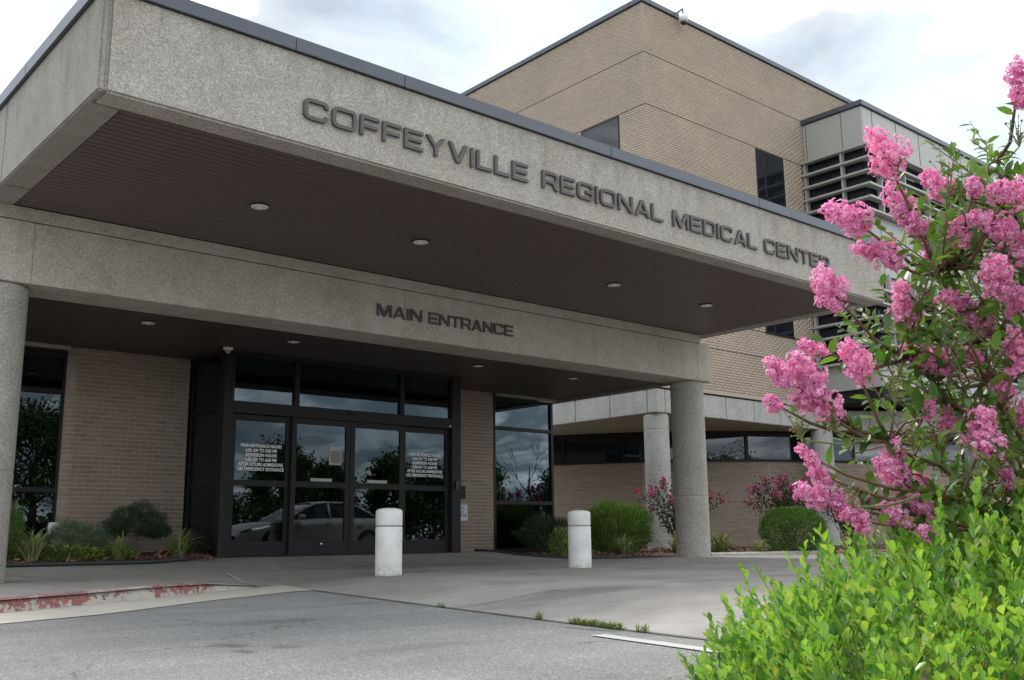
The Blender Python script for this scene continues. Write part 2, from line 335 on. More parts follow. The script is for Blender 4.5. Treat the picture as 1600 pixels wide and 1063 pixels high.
MT['rim'] = simple('wheel_alloy', (0.5, 0.5, 0.5), 0.35, 0.8)
MT['lamp_lens'] = simple('headlamp_lens', (0.75, 0.76, 0.78), 0.15, 0.2)
MT['tail_lens'] = simple('tail_lamp_lens', (0.35, 0.02, 0.02), 0.2)
MT['poster'] = Mat('notice_paper', 0.7, (0.30, 0.37, 0.37)).m

# ------------------------------------------------------------------ mesh helpers
class MB:
    """collects faces that become ONE mesh object"""
    def __init__(s): s.v = []; s.f = []
    def add(s, vs, fs):
        k = len(s.v); s.v += [tuple(v) for v in vs]; s.f += [tuple(i + k for i in f) for f in fs]; return s
    def box(s, x0, x1, y0, y1, z0, z1):
        return s.add([(x0, y0, z0), (x1, y0, z0), (x1, y1, z0), (x0, y1, z0), (x0, y0, z1), (x1, y0, z1), (x1, y1, z1), (x0, y1, z1)],
                     [(0, 3, 2, 1), (4, 5, 6, 7), (0, 1, 5, 4), (1, 2, 6, 5), (2, 3, 7, 6), (3, 0, 4, 7)])
    def prism(s, poly, z0, z1):        # poly: CCW xy
        n = len(poly)
        vs = [(x, y, z0) for x, y in poly] + [(x, y, z1) for x, y in poly]
        return s.add(vs, [tuple(reversed(range(n))), tuple(range(n, 2 * n))] + [(i, (i + 1) % n, n + (i + 1) % n, n + i) for i in range(n)])
    def lathe(s, cx, cy, prof, n=32):  # prof [(r, z)] bottom to top
        vs = []; fs = []
        for r, z in prof:
            vs += [(cx + r * math.cos(2 * math.pi * i / n), cy + r * math.sin(2 * math.pi * i / n), z) for i in range(n)]
        for j in range(len(prof) - 1):
            fs += [(j * n + i, j * n + (i + 1) % n, (j + 1) * n + (i + 1) % n, (j + 1) * n + i) for i in range(n)]
        fs += [tuple(reversed(range(n))), tuple(range((len(prof) - 1) * n, len(prof) * n))]
        return s.add(vs, fs)
    def tube(s, pts, radii, n=6):
        pts = [Vector(p) for p in pts]
        if not isinstance(radii, (list, tuple)): radii = [radii] * len(pts)
        vs = []; ref = Vector((0.31, 0.17, 0.93)).normalized()
        for i, p in enumerate(pts):
            d = (pts[min(i + 1, len(pts) - 1)] - pts[max(i - 1, 0)]).normalized()
            a = d.cross(ref)
            if a.length < 1e-3: a = d.cross(Vector((1, 0, 0)))
            a.normalize(); b = d.cross(a)
            vs += [p + radii[i] * (math.cos(2 * math.pi * k / n) * a + math.sin(2 * math.pi * k / n) * b) for k in range(n)]
        fs = [(j * n + k, j * n + (k + 1) % n, (j + 1) * n + (k + 1) % n, (j + 1) * n + k) for j in range(len(pts) - 1) for k in range(n)]
        fs += [tuple(reversed(range(n))), tuple(range((len(pts) - 1) * n, len(pts) * n))]
        return s.add(vs, fs)
    def build(s, name, mat, parent=None, smooth=False, bevel=0):
        me = bpy.data.meshes.new(name)
        o = Vector((0, 0, 0)) if parent is None else ORG.get(parent, Vector((0, 0, 0)))
        me.from_pydata([(v[0] - o.x, v[1] - o.y, v[2] - o.z) for v in s.v], [], s.f)
        return link(name, me, mat, parent, smooth, bevel)

ORG = {}
def link(name, me, mat, parent=None, smooth=False, bevel=0, loc=None):
    me.materials.append(MT[mat] if isinstance(mat, str) else mat)
    ob = bpy.data.objects.new(name, me); COL.objects.link(ob)
    if parent is not None:
        ob.parent = parent; ORG[ob] = ORG.get(parent, Vector((0, 0, 0)))
    if loc is not None: ob.location = loc
    if bevel:
        b = bmesh.new(); b.from_mesh(me)
        bmesh.ops.remove_doubles(b, verts=b.verts, dist=1e-5)
        bmesh.ops.recalc_face_normals(b, faces=b.faces)
        es = [e for e in b.edges if len(e.link_faces) == 2 and e.calc_face_angle(0) > 0.6]
        bmesh.ops.bevel(b, geom=es, offset=bevel, segments=2, affect='EDGES', clamp_overlap=True)
        b.to_mesh(me); b.free()
    if smooth:
        me.shade_smooth()
    return ob
def thing(name, label, cat, loc=(0, 0, 0), group=None):
    e = bpy.data.objects.new(name, None); COL.objects.link(e)
    e.location = loc; e.empty_display_size = 0.2; ORG[e] = Vector(loc)
    tag(e, label, cat, group); return e
def tag(o, label=None, cat=None, group=None, kind=None):
    if label: o['label'] = label
    if cat: o['category'] = cat
    if group: o['group'] = group
    if kind: o['kind'] = kind
    return o
def box_part(name, mat, parent, *dims, bevel=0):
    return MB().box(*dims).build(name, mat, parent, bevel=bevel)

def soup(name, mat, parent, V, F4=None, F3=None, smooth=False):
    """fast mesh from numpy arrays: V (n,3), F4 (m,4) quads, F3 (k,3) triangles"""
    o = np.array(ORG.get(parent, Vector((0, 0, 0)))) if parent is not None else np.zeros(3)
    V = (np.asarray(V) - o).astype(np.float32)
    me = bpy.data.meshes.new(name)
    loops = []; starts = []; tot = 0
    for F, k in ((F4, 4), (F3, 3)):
        if F is None or len(F) == 0: continue
        F = np.asarray(F, np.int32); loops.append(F.ravel()); starts.append(tot + k * np.arange(len(F))); tot += k * len(F)
    loops = np.concatenate(loops); starts = np.concatenate(starts).astype(np.int32)
    me.vertices.add(len(V)); me.vertices.foreach_set('co', V.ravel())
    me.loops.add(tot); me.loops.foreach_set('vertex_index', loops.astype(np.int32))
    me.polygons.add(len(starts)); me.polygons.foreach_set('loop_start', starts)
    me.update(calc_edges=True); me.validate()
    return link(name, me, mat, parent, smooth)

def scatter(tv, tq, tt, P, D, N, S):
    """copies of a template (tv: verts with y along the leaf, z its normal) at P, along D, facing N, scale S"""
    P, D, N = (np.asarray(a, float) for a in (P, D, N)); S = np.asarray(S, float)
    if S.ndim == 1: S = np.stack([S, S, S], 1)
    D = D / np.linalg.norm(D, axis=1, keepdims=True)
    A = np.cross(D, N); la = np.linalg.norm(A, axis=1, keepdims=True); A = np.where(la < 1e-6, np.array([[1.0, 0, 0]]), A / np.maximum(la, 1e-6))
    N = np.cross(A, D)
    tv = np.asarray(tv, float)
    V = P[:, None] + (tv[None, :, 0, None] * S[:, None, 0, None]) * A[:, None] + (tv[None, :, 1, None] * S[:, None, 1, None]) * D[:, None] + (tv[None, :, 2, None] * S[:, None, 2, None]) * N[:, None]
    n, k = len(P), len(tv); off = (np.arange(n) * k)[:, None, None]
    F4 = (np.asarray(tq, int)[None] + off).reshape(-1, 4) if len(tq) else None
    F3 = (np.asarray(tt, int)[None] + off).reshape(-1, 3) if len(tt) else None
    return V.reshape(-1, 3), F4, F3
LEAF = ([(0, 0, 0), (-.22, .3, .05), (0, .33, -.02), (.22, .3, .05), (-.2, .68, .03), (0, .7, -.04), (.2, .68, .03), (0, 1, -.10)],
        [(1, 2, 5, 4), (2, 3, 6, 5)], [(0, 2, 1), (0, 3, 2), (4, 5, 7), (5, 6, 7)])
OBOV = ([(0, 0, 0), (-.2, .4, .05), (0, .4, -.03), (.2, .4, .05), (-.26, .72, .06), (0, .74, -.02), (.26, .72, .06), (-.10, .97, .0), (.10, .97, .0)],
        [(1, 2, 5, 4), (2, 3, 6, 5), (4, 5, 8, 7)], [(0, 2, 1), (0, 3, 2), (5, 6, 8)])
NEEDLE = ([(-.06, 0, 0), (.06, 0, 0), (0, 1, .05)], [], [(0, 1, 2)])
SMALL = ([(0, 0, 0), (-.3, .5, .06), (.3, .5, .06), (0, 1, 0)], [], [(0, 2, 1), (1, 2, 3)])
def unit(n):
    v = rng.normal(size=(n, 3)); return v / np.linalg.norm(v, axis=1, keepdims=True)

# ------------------------------------------------------------------ ground
BL = [(5.85, 10.9), (5.43, 9.48), (4.79, 6.5), (4.46, 4.88), (4.21, 3.5), (3.85, 1.0), (3.2, -6.0)]
def seg_dist(x, y, pts):
    best = 1e9
    for (ax, ay), (bx, by) in zip(pts, pts[1:]):
        dx, dy = bx - ax, by - ay; t = max(0, min(1, ((x - ax) * dx + (y - ay) * dy) / (dx * dx + dy * dy)))
        best = min(best, math.hypot(x - ax - t * dx, y - ay - t * dy))
    return best
def sstep(t): t = max(0, min(1, t)); return t * t * (3 - 2 * t)
def hgt(x, y):
    z = -0.1 + 0.1 * sstep(seg_dist(x, y, BL) / 1.3)
    z += 0.18 * max(0, min(1, (y - 11.5) / 3.0)) ** 2.5 * (1 - 0.6 * sstep((x - 11.5) / 2))
    return z + 0.04 * sstep((x - 11) / 4)

def sheet(name, mat, poly, zf, step=0.5, kind='structure', parent=None):
    xs = [p[0] for p in poly]; ys = [p[1] for p in poly]
    pts = []; k = 0; n = len(poly)
    bound = []
    for (ax, ay), (bx, by) in zip(poly, poly[1:] + poly[:1]):
        m = max(1, int(math.hypot(bx - ax, by - ay) / step))
        bound += [(ax + (bx - ax) * i / m, ay + (by - ay) * i / m) for i in range(m)]
    nb = len(bound)
    def inside(x, y):
        c = False; j = len(poly) - 1
        for i in range(len(poly)):
            if (poly[i][1] > y) != (poly[j][1] > y) and x < (poly[j][0] - poly[i][0]) * (y - poly[i][1]) / (poly[j][1] - poly[i][1]) + poly[i][0]: c = not c
            j = i
        return c
    g = []
    nx = int((max(xs) - min(xs)) / step); ny = int((max(ys) - min(ys)) / step)
    for i in range(1, nx + 1):
        for j in range(1, ny + 1):
            x, y = min(xs) + i * step + 0.013, min(ys) + j * step + 0.017
            if inside(x, y): g.append((x, y))
    co, _, fs, *_ = delaunay_2d_cdt([Vector(p) for p in bound + g], [(i, (i + 1) % nb) for i in range(nb)], [], 1, 1e-5)
    me = bpy.data.meshes.new(name); me.from_pydata([(c.x, c.y, zf(c.x, c.y)) for c in co], [], [tuple(f) for f in fs])
    b = bmesh.new(); b.from_mesh(me)
    for f in b.faces:
        if f.normal.z < 0: f.normal_flip()
    b.to_mesh(me); b.free()
    o = link(name, me, mat, parent, True)
    if kind: o['kind'] = kind
    return o

sheet('ground', 'lawn', [(-900, -900), (900, -900), (900, 900), (-900, 900)], lambda x, y: -0.16, 200)
sheet('road', 'asphalt', [(-60, -16), (70, -16), (70, 40), (-60, 40)], lambda x, y: -0.1, 10)
KB = [(-3.2, 5.0), (-1.0, 6.45), (1.0, 7.68), (2.17, 8.39), (2.97, 8.88), (3.85, 9.5), (4.5, 9.95), (5.2, 10.45), (5.85, 10.9)]
bedR = [(11.9, 15.7), (11.9, 14.9), (12.15, 14.0), (12.6, 13.1), (13.4, 12.62), (15.6, 12.3), (18.5, 11.6), (24, 10.2), (34, 7.5)]
pave = sheet('driveway', 'paving', KB + BL[1:] + [(34, -6)] + bedR[::-1] + [(-3.2, 15.7)], lambda x, y: hgt(x, y), 0.45)
GT = [(-3.2, 3.95), (-1.0, 5.3), (0.6, 6.4), (1.88, 7.28), (2.66, 7.64), (3.95, 8.63), (5.17, 9.41), (5.43, 9.48)]
sheet('gutter', 'gutter', GT + [(5.85, 10.9)] + KB[::-1][1:], lambda x, y: -0.095, 0.4)
# kerb: lofted along the line, fades out where the paving meets the road
def kerb(name, mat, line, top, base, w=0.16):
    b = MB(); vs = []; n = len(line)
    for i, (x, y) in enumerate(line):
        a = Vector(line[max(0, i - 1)]); c = Vector(line[min(n - 1, i + 1)]); d = (c - a).normalized(); nx, ny = -d.y, d.x
        zt, zb = top(x, y), base(x, y)
        zt = max(zt, zb)
        for off, z in ((-0.02, zb - 0.03), (0.0, zb), (0.025, zb + 0.72 * (zt - zb)), (0.055, zt + 0.002), (0.08, zt + 0.006), (w, zt + 0.006), (w + 0.01, zb - 0.03)):
            vs.append((x + nx * off, y + ny * off, z))
    k = 7; fs = [(i * k + j, (i + 1) * k + j, (i + 1) * k + j + 1, i * k + j + 1) for i in range(n - 1) for j in range(k - 1)]
    o = b.add(vs, fs).build(name, mat, None, False); o['kind'] = 'structure'; return o
def dense(line, step=0.25):
    out = []
    for (ax, ay), (bx, by) in zip(line, line[1:]):
        m = max(1, int(math.hypot(bx - ax, by - ay) / step)); out += [(ax + (bx - ax) * i / m, ay + (by - ay) * i / m) for i in range(m)]
    return out + [line[-1]]
kerb('kerb', 'kerb', dense(KB), lambda x, y: hgt(x, y) + .004, lambda x, y: -0.096)
kerb('kerb', 'kerb_far', dense(bedR[5:], 0.5), lambda x, y: hgt(x, y) + 0.05, lambda x, y: hgt(x, y), 0.18)
def strip(name, mat, pts, w, zf, lift=0.004, parent=None):
    b = MB(); pts = dense(pts, 0.3); vs = []
    for i, (x, y) in enumerate(pts):
        d = (Vector(pts[min(i + 1, len(pts) - 1)]) - Vector(pts[max(0, i - 1)])).normalized(); nx, ny = -d.y * w / 2, d.x * w / 2
        vs += [(x - nx, y - ny, zf(x - nx, y - ny) + lift), (x + nx, y + ny, zf(x + nx, y + ny) + lift)]
    b.add(vs, [(2 * i, 2 * i + 2, 2 * i + 3, 2 * i + 1) for i in range(len(pts) - 1)])
    return b.build(name, mat, parent, True)
for pts in ([(-2, 9.9), (2.95, 11.2), (3.9, 11.55), (5.6, 11.75)], [(3.85, 11.5), (3.3, 13.9)], [(7.6, -6), (8.2, 14.3)], [(5.9, 11.7), (12.3, 12.5)], [(11.4, -6), (12.0, 13.4)], [(4.7, 6.2), (14, 6.4), (22, 6.6)]):
    strip('paving_joint', 'joint', pts, 0.014, hgt, 0.004, pave)
strip('paving_joint', 'joint', BL[1:], 0.035, lambda x, y: -0.1, 0.007, pave)
ln = strip('road_marking', 'paint_line', [(5.75, 12.2), (5.25, 10.25)], 0.04, hgt, 0.009); ln['kind'] = 'structure'
ln = strip('road_marking', 'paint_line', [(3.98, 3.93), (3.80, 3.0), (3.55, 1.8), (3.3, 0)], 0.10, lambda x, y: -0.1, 0.006); ln['kind'] = 'structure'
# planting beds
bedL = [(-3, 14.0), (3.6, 14.0), (4.6, 13.98), (5.5, 14.0), (6.1, 14.2), (6.5, 14.6), (6.62, 14.95), (6.62, 15.74), (-3, 15.74)]
bz = lambda x, y: hgt(x, min(y, 14.3)) + 0.03 + 0.05 * sstep((y - 14.0) / 1.2)
sheet('planting_bed', 'soil', bedL, bz, 0.3)
bedRp = bedR + [(34, 20), (20, 20), (14.8, 17.0), (14.8, 15.76)]
bzr = lambda x, y: hgt(x, min(y, 12.8)) + 0.015 + 0.05 * sstep(seg_dist(x, y, bedR) / 1.0)
sheet('planting_bed', 'soil', bedRp, bzr, 0.5)
eb = MB(); eb.tube([(x, y - 0.02, hgt(x, y) + 0.03) for x, y in dense(bedL[:7], 0.2)], 0.028, 6)
tag(eb.build('bed_edging', 'edging', None, True), 'black plastic edging along the left planting bed', 'edging')
eb = MB(); eb.tube([(x, y - 0.02, hgt(x, y) + 0.02) for x, y in dense(bedR[1:5], 0.2)], 0.022, 6)
tag(eb.build('bed_edging', 'edging', None, True), 'dark edging curving round the bed beside the glass corner', 'edging')
def chips(name, poly_pts, zf, n):
    P = []
    while len(P) < n:
        x, y = poly_pts(); P.append((x, y, zf(x, y) + 0.008))
    D = unit(n); D[:, 2] *= 0.35; N = np.tile([0, 0, 1.0], (n, 1)) + unit(n) * 0.6
    S = np.stack([rng.uniform(.015, .035, n), rng.uniform(.03, .075, n), np.full(n, .05)], 1)
    V, q, t = scatter([(-.5, 0, 0), (.5, 0, 0), (.4, 1, 0), (-.4, 1, .1)], [(0, 1, 2, 3)], [], P, D, N, S)
    tag(soup(name, 'mulch', None, V, q, t), 'reddish brown bark mulch on the ' + ('left bed by the brick wall' if poly_pts is chipL else 'right bed beside the driveway'), 'mulch', kind='stuff')
chipL = lambda: (random.uniform(2.5, 6.5), random.uniform(14.08, 15.7))
def chipR():
    while True:
        x, y = random.uniform(12, 22), random.uniform(11.2, 16)
        if y > 11.0 and seg_dist(x, y, bedR) > 0.06 and y > np.interp(x, [12, 12.15, 12.6, 13.4, 15.6, 18.5, 24], [14.8, 14.0, 13.1, 12.62, 12.3, 11.6, 10.2]): return x, y
chips('bark_mulch', chipL, bz, 3500)
chips('bark_mulch', chipR, bzr, 5000)

# ------------------------------------------------------------------ entrance canopy
can = thing('entrance_canopy', 'big exposed aggregate concrete canopy with dark slatted underside over the driveway', 'canopy', (8.72, 10.1, 0))
CX0, CX1, CY0, CY1, CZ0, CZ1 = 2.48, 14.96, 8.05, 12.25, 4.075, 5.0
fr = 0.30
box_part('fascia', 'concrete', can, CX0 + .06, CX1, CY0, CY0 + fr, CZ0, CZ1, bevel=0.022)['label'] = 'speckled concrete front fascia that carries the large lettering'
MB().prism([(CX0, CY0 + .002), (CX0 + .058, CY0 + .002), (CX0 + .058, CY0 + fr + .002), (CX0 + fr, CY0 + fr + .002), (CX0 + fr, 10.95), (CX0, 10.95)], CZ0, CZ1).build('fascia', 'concrete_smooth', can, bevel=0.014)
box_part('fascia', 'concrete_smooth', can, CX0 + .001, CX0 + fr, 10.96, CY1, CZ0, CZ1, bevel=0.012)
box_part('fascia', 'concrete_smooth', can, CX1 - fr, CX1 - .001, CY0 + fr, CY1, CZ0, CZ1, bevel=0.012)
box_part('roof_deck', 'coping', can, CX0 + fr, CX1 - fr, CY0 + fr, CY1 + 3.4, CZ1 - 0.3, CZ1 - 0.05)
sof = box_part('soffit', 'void', can, CX0 + fr, CX1 - fr, CY0 + fr, 11.6, CZ0 + 0.030, CZ0 + 0.06)
def slats(parent, x0, x1, y0, y1, z, pitch=0.1016, mat='slat'):
    n = int(round((y1 - y0) / pitch)); pitch = (y1 - y0) / n; g = 0.024
    me = None
    for i in range(n):
        b = MB(); w = pitch - g; o = Vector(ORG[parent])
        c = (x0 + x1) / 2
        prof = [(0, .020), (0, .006), (.006, 0), (w - .006, 0), (w, .006), (w, .020)]
        if me is None:
            vs = [(x - c, py, pz) for x in (x0, x1) for py, pz in prof]
            me = bpy.data.meshes.new('slat'); me.from_pydata(vs, [], [(k, k + 1, 7 + k, 6 + k) for k in range(5)] + [(5, 0, 6, 11), (5, 4, 3, 2, 1, 0), (6, 7, 8, 9, 10, 11)])
            me.materials.append(MT[mat])
        ob = bpy.data.objects.new('slat', me); COL.objects.link(ob); ob.parent = parent
        ob.location = (c - o.x, y0 + i * pitch + g / 2 - o.y, z - o.z)
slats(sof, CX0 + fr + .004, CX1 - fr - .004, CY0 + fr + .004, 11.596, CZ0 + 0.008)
cop = box_part('coping', 'coping', can, CX0 - 0.02, CX1 + 0.02, CY0 + .03, CY1, CZ1 + .002, CZ1 + 0.118)
cx = [CX0 - 0.03, 4.25, 5.5, 8.56, 11.6, CX1 + 0.03]
for a, b in zip(cx, cx[1:]):       # flashing lengths
    q = random.uniform(-.006, .006)
    m = MB().box(a + .003, b - .003, CY0 - 0.04, CY0 + 0.02, CZ1 - 0.015, CZ1 + 0.125 + q)
    m.box(a + .003, b - .003, CY0 + 0.021, CY0 + 0.3, CZ1 + 0.12, CZ1 + 0.128 + q)
    m.build('flashing', 'coping', cop, bevel=0.004)
ys = [CY0 - 0.035, 10.2, CY1]
for a, b in zip(ys, ys[1:]):
    MB().box(CX0 - 0.04, CX0 - .005, a + .003, b - .003, CZ1 - 0.015, CZ1 + 0.127).build('flashing', 'coping', cop, bevel=0.004)
    MB().box(CX1 + 0.005, CX1 + .04, a + .003, b - .003, CZ1 - 0.015, CZ1 + 0.127).build('flashing', 'coping', cop, bevel=0.004)
# the beam that carries the words MAIN ENTRANCE, in cast lengths, with the cap strip above
beam = thing('entrance_beam', 'deep concrete beam over the doorway carrying the smaller lettering', 'beam', (8.72, 11.9, 3.2))
bx = [CX0 - 0.05, 3.02, 8.0, 14.55, 14.95]
for a, b in zip(bx, bx[1:]):
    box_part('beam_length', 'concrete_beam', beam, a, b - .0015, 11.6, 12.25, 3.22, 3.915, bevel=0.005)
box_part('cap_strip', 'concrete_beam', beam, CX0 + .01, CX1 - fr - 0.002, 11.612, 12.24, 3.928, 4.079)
box_part('rear_closure', 'void', can, CX0 + fr + .001, CX1 - fr - .003, 11.64, 11.76, 4.0795, CZ1 - .305)
# porch behind the beam
porch = thing('porch_ceiling', 'low dark slatted porch ceiling between beam and doors', 'ceiling', (8.72, 14, 3.33))
box_part('roof_slab', 'void', porch, CX0, 14.90, 12.252, 15.75, 3.36, 3.9)
psof = box_part('soffit', 'void', porch, CX0 + .1, 14.80, 12.254, 15.74, 3.350, 3.358)
slats(psof, CX0 + .1, 14.80, 12.26, 15.735, 3.328, mat='slat_shaded')
box_part('edge_trim', 'concrete_smooth', porch, 14.805, 14.90, 12.254, 15.80, 3.27, 3.50, bevel=.006)
for x0, x1 in ((2.9, 4.72), (13.1, 14.80)):
    box_part('wall_trim', 'concrete_smooth', porch, x0, x1, 15.66, 15.73, 3.27, 3.326)

# ---- recessed downlights
def downlight(x, y, z, r, label):
    t = thing('recessed_downlight', label, 'ceiling light', (x, y, z - .02), 'round lights in the slatted ceilings')
    MB().lathe(x, y, [(r * .93, z - .011), (r, z - .016), (r * 1.05, z - .012), (r * 1.06, z - .002)], 28).build('trim_ring', 'bronze', t, True)
    m = MB(); n = 28; vs = []; prof = [(r * .92, z - .018), (r * .75, z - .013), (r * .5, z - .0125), (r * .3, z - .012)]
    m.lathe(x, y, [(r * .3, z - .0122), (r * .5, z - .014), (r * .75, z - .0165), (r * .93, z - .0185), (r * .93, z - .011)], n).build('reflector', 'steel', t, True)
    m = MB(); m.lathe(x, y, [(r * .10, z - .034), (r * .17, z - .03), (r * .2, z - .022), (r * .2, z - .012)], 16).build('bulb', 'white', t, True)
for i, (x, w) in enumerate(zip((4.89, 7.09, 10.6, 12.76), ('nearest the left end', 'second from the left', 'third from the left', 'nearest the right end'))):
    downlight(x, 9.94, CZ0 + .008, 0.105, 'round light in the high canopy underside, ' + w)
for i, (x, w) in enumerate(zip((4.97, 7.16, 10.69, 12.97), ('above the left brick wall', 'above the left door glass', 'right of the doors', 'nearest the right column'))):
    downlight(x, 13.27, 3.328, 0.10, 'round light in the low porch ceiling, ' + w)

# ---- round columns
def column(x, y, r, z0, z1, label, groove, mat='concrete', cap=False, group=None):
    prof = [(r, z0), (r, z0 + .02), (r, groove - .03), (r, groove - .008), (r - .006, groove - .004), (r - .006, groove + .004), (r, groove + .008), (r, groove + .03)]
    prof += [(r, z1 - .09), (r, z1 - .06), (r - .035, z1 - .005), (r - .035, z1)] if cap else [(r, z1 - .07), (r, z1 - .04), (r - .012, z1)]
    o = MB().lathe(x, y, prof, 48).build('round_column', mat, None)
    me = o.data
    for p in me.polygons: p.use_smooth = len(p.vertices) == 4
    tag(o, label, 'column', group)
column(2.78, 11.93, 0.305, -0.05, 3.22, 'speckled concrete column cut off by the left edge, under the beam', 1.17, group='columns under the beam')
column(14.60, 11.93, 0.305, -0.05, 3.22, 'speckled concrete column at the right end of the beam', 1.12, group='columns under the beam')
column(18.36, 15.98, 0.30, 0.0, 3.3, 'pale concrete column under the corner of the tall building', 2.9, 'concrete_band', True, 'columns under the tall building')
column(25.1, 15.75, 0.30, 0.0, 3.3, 'pale concrete column behind the pink crape myrtle', 2.9, 'concrete_band', True, 'columns under the tall building')

# ------------------------------------------------------------------ letters
T = 0.17
def arc_path(pts, r=0.22, closed=False, n=5):
    out = []; m = len(pts)
    for i, p in enumerate(pts):
        if not closed and i in (0, m - 1): out.append(p[:2]); continue
        rr = p[2] if len(p) > 2 else r
        a = Vector(pts[i - 1][:2]); b = Vector(p[:2]); c = Vector(pts[(i + 1) % m][:2])
        if rr < .01: out.append(tuple(b)); continue
        p0 = b + (a - b).normalized() * rr; p1 = b + (c - b).normalized() * rr
        for k in range(n + 1):
            t = k / n; q = (1 - t) ** 2 * p0 + 2 * t * (1 - t) * b + t * t * p1; out.append(tuple(q))
    return out
def stroke(path, closed=False, t=T):
    n = len(path); L = []; Rr = []
    for i in range(n):
        p = Vector(path[i])
        a = Vector(path[i - 1]) if (i or closed) else None; c = Vector(path[(i + 1) % n]) if (i < n - 1 or closed) else None
        d0 = (p - a).normalized() if a else (c - p).normalized(); d1 = (c - p).normalized() if c else d0
        n0 = Vector((-d0.y, d0.x)); n1 = Vector((-d1.y, d1.x)); mm = (n0 + n1).normalized(); k = t / 2 / max(.4, mm.dot(n0))
        L.append(tuple(p + mm * k)); Rr.append(tuple(p - mm * k))
    rng_ = range(n) if closed else range(n - 1)
    return [[Rr[i], Rr[(i + 1) % n], L[(i + 1) % n], L[i]] for i in rng_]
def glyph(ch):
    h = T / 2
    if ch == 'C': W = 1.12; return W, stroke(arc_path([(W - h, .69), (W - h, 1 - h, .2), (h, 1 - h), (h, h), (W - h, h, .2), (W - h, .31)]))
    if ch == 'G': W = 1.14; return W, stroke(arc_path([(W - h, .70), (W - h, 1 - h, .2), (h, 1 - h), (h, h), (W - h, h, .2), (W - h, .47, 0), (W * .52, .47)]))
    if ch == 'O': W = 1.16; return W, stroke(arc_path([(h, 1 - h), (h, h), (W - h, h), (W - h, 1 - h)], closed=True), True)
    if ch == 'D': W = 1.10; return W, stroke(arc_path([(h, 1 - h, 0), (h, h, 0), (W - h, h, .26), (W - h, 1 - h, .26)], closed=True), True)
    if ch == 'E': W = .98; return W, [[(0, 0), (W, 0), (W, T), (T, T), (T, .5 - h), (W * .93, .5 - h), (W * .93, .5 + h), (T, .5 + h), (T, 1 - T), (W, 1 - T), (W, 1), (0, 1)]]
    if ch == 'F': W = .94; return W, [[(0, 0), (T, 0), (T, .48 - h), (W * .92, .48 - h), (W * .92, .48 + h), (T, .48 + h), (T, 1 - T), (W, 1 - T), (W, 1), (0, 1)]]
    if ch == 'L': W = .90; return W, [[(0, 0), (W, 0), (W, T), (T, T), (T, 1), (0, 1)]]
    if ch == 'I': return T, [[(0, 0), (T, 0), (T, 1), (0, 1)]]
    if ch == 'T': W = 1.0; return W, [[(W / 2 - h, 0), (W / 2 + h, 0), (W / 2 + h, 1 - T), (W, 1 - T), (W, 1), (0, 1), (0, 1 - T), (W / 2 - h, 1 - T)]]
    if ch == 'V': W = 1.08; return W, [[(0, 1), (W / 2 - .11, 0), (W / 2 + .11, 0), (W, 1), (W - .2, 1), (W / 2, .22), (.2, 1)]]
    if ch == 'Y': W = 1.06; return W, [[(0, 1), (W / 2 - h, .42), (W / 2 - h, 0), (W / 2 + h, 0), (W / 2 + h, .42), (W, 1), (W - .22, 1), (W / 2, .60), (.22, 1)]]
    if ch == 'N': W = 1.12; return W, [[(0, 0), (T, 0), (T, .74), (W - .21, 0), (W, 0), (W, 1), (W - T, 1), (W - T, .26), (.21, 1), (0, 1)]]
    if ch == 'M': W = 1.34; return W, [[(0, 0), (T, 0), (T, .72), (W / 2 - .09, 0), (W / 2 + .09, 0), (W - T, .72), (W - T, 0), (W, 0), (W, 1), (W - .25, 1), (W / 2, .30), (.25, 1), (0, 1)]]
    if ch == 'A':
        W = 1.14; f = lambda z: .2 + (W / 2 - .2) * z / .8
        return W, [[(0, 0), (.2, 0), (W / 2, .8), (W - .2, 0), (W, 0), (W / 2 + .11, 1), (W / 2 - .11, 1)], [(f(.2), .2), (W - f(.2), .2), (W - f(.34), .34), (f(.34), .34)]]
    if ch == 'R':
        W = 1.06; b = stroke(arc_path([(T, 1 - h), (W - h, 1 - h, .2), (W - h, .42, .2), (T, .42)]))
        return W, [[(0, 0), (T, 0), (T, 1), (0, 1)]] + b + [[(W - .40, .42 - h), (W - .20, 0), (W + .01, 0), (W - .19, .42 - h)]]
def word(sign, text, x0, x1, z0, hh, yf, mat, depth):
    sp = .17; gl = [glyph(c) for c in text]
    tot = sum(w for w, _ in gl) + sp * (len(gl) - 1); k = (x1 - x0) / tot; x = x0
    for w, polys in gl:
        b = MB()
        for p in polys:
            pts = [(x + q[0] * k, z0 + q[1] * hh) for q in p]; n = len(pts)
            vs = [(a, yf - depth, c) for a, c in pts] + [(a, yf - .004, c) for a, c in pts]
            b.add(vs, [tuple(range(n)), tuple(reversed(range(n, 2 * n)))] + [(i, n + i, n + (i + 1) % n, (i + 1) % n) for i in range(n)])
        b.build('letter', mat, sign)
        x += (w + sp) * k
sg = thing('building_sign', 'bronze letters COFFEYVILLE REGIONAL MEDICAL CENTER across the canopy front', 'sign', (8.85, 8.03, 4.34))
for wd, a, b in (('COFFEYVILLE', 4.36, 7.2), ('REGIONAL', 7.42, 9.5), ('MEDICAL', 9.7, 11.5), ('CENTER', 11.68, 13.33)):
    word(sg, wd, a, b, 4.338, 0.212, 8.05, 'letter', 0.035)
sg2 = thing('entrance_sign', 'dark letters MAIN ENTRANCE on the beam above the doors', 'sign', (8.78, 11.58, 3.46))
for wd, a, b in (('MAIN', 7.53, 8.30), ('ENTRANCE', 8.42, 10.03)):
    word(sg2, wd, a, b, 3.478, 0.172, 11.6, 'letter', 0.028)

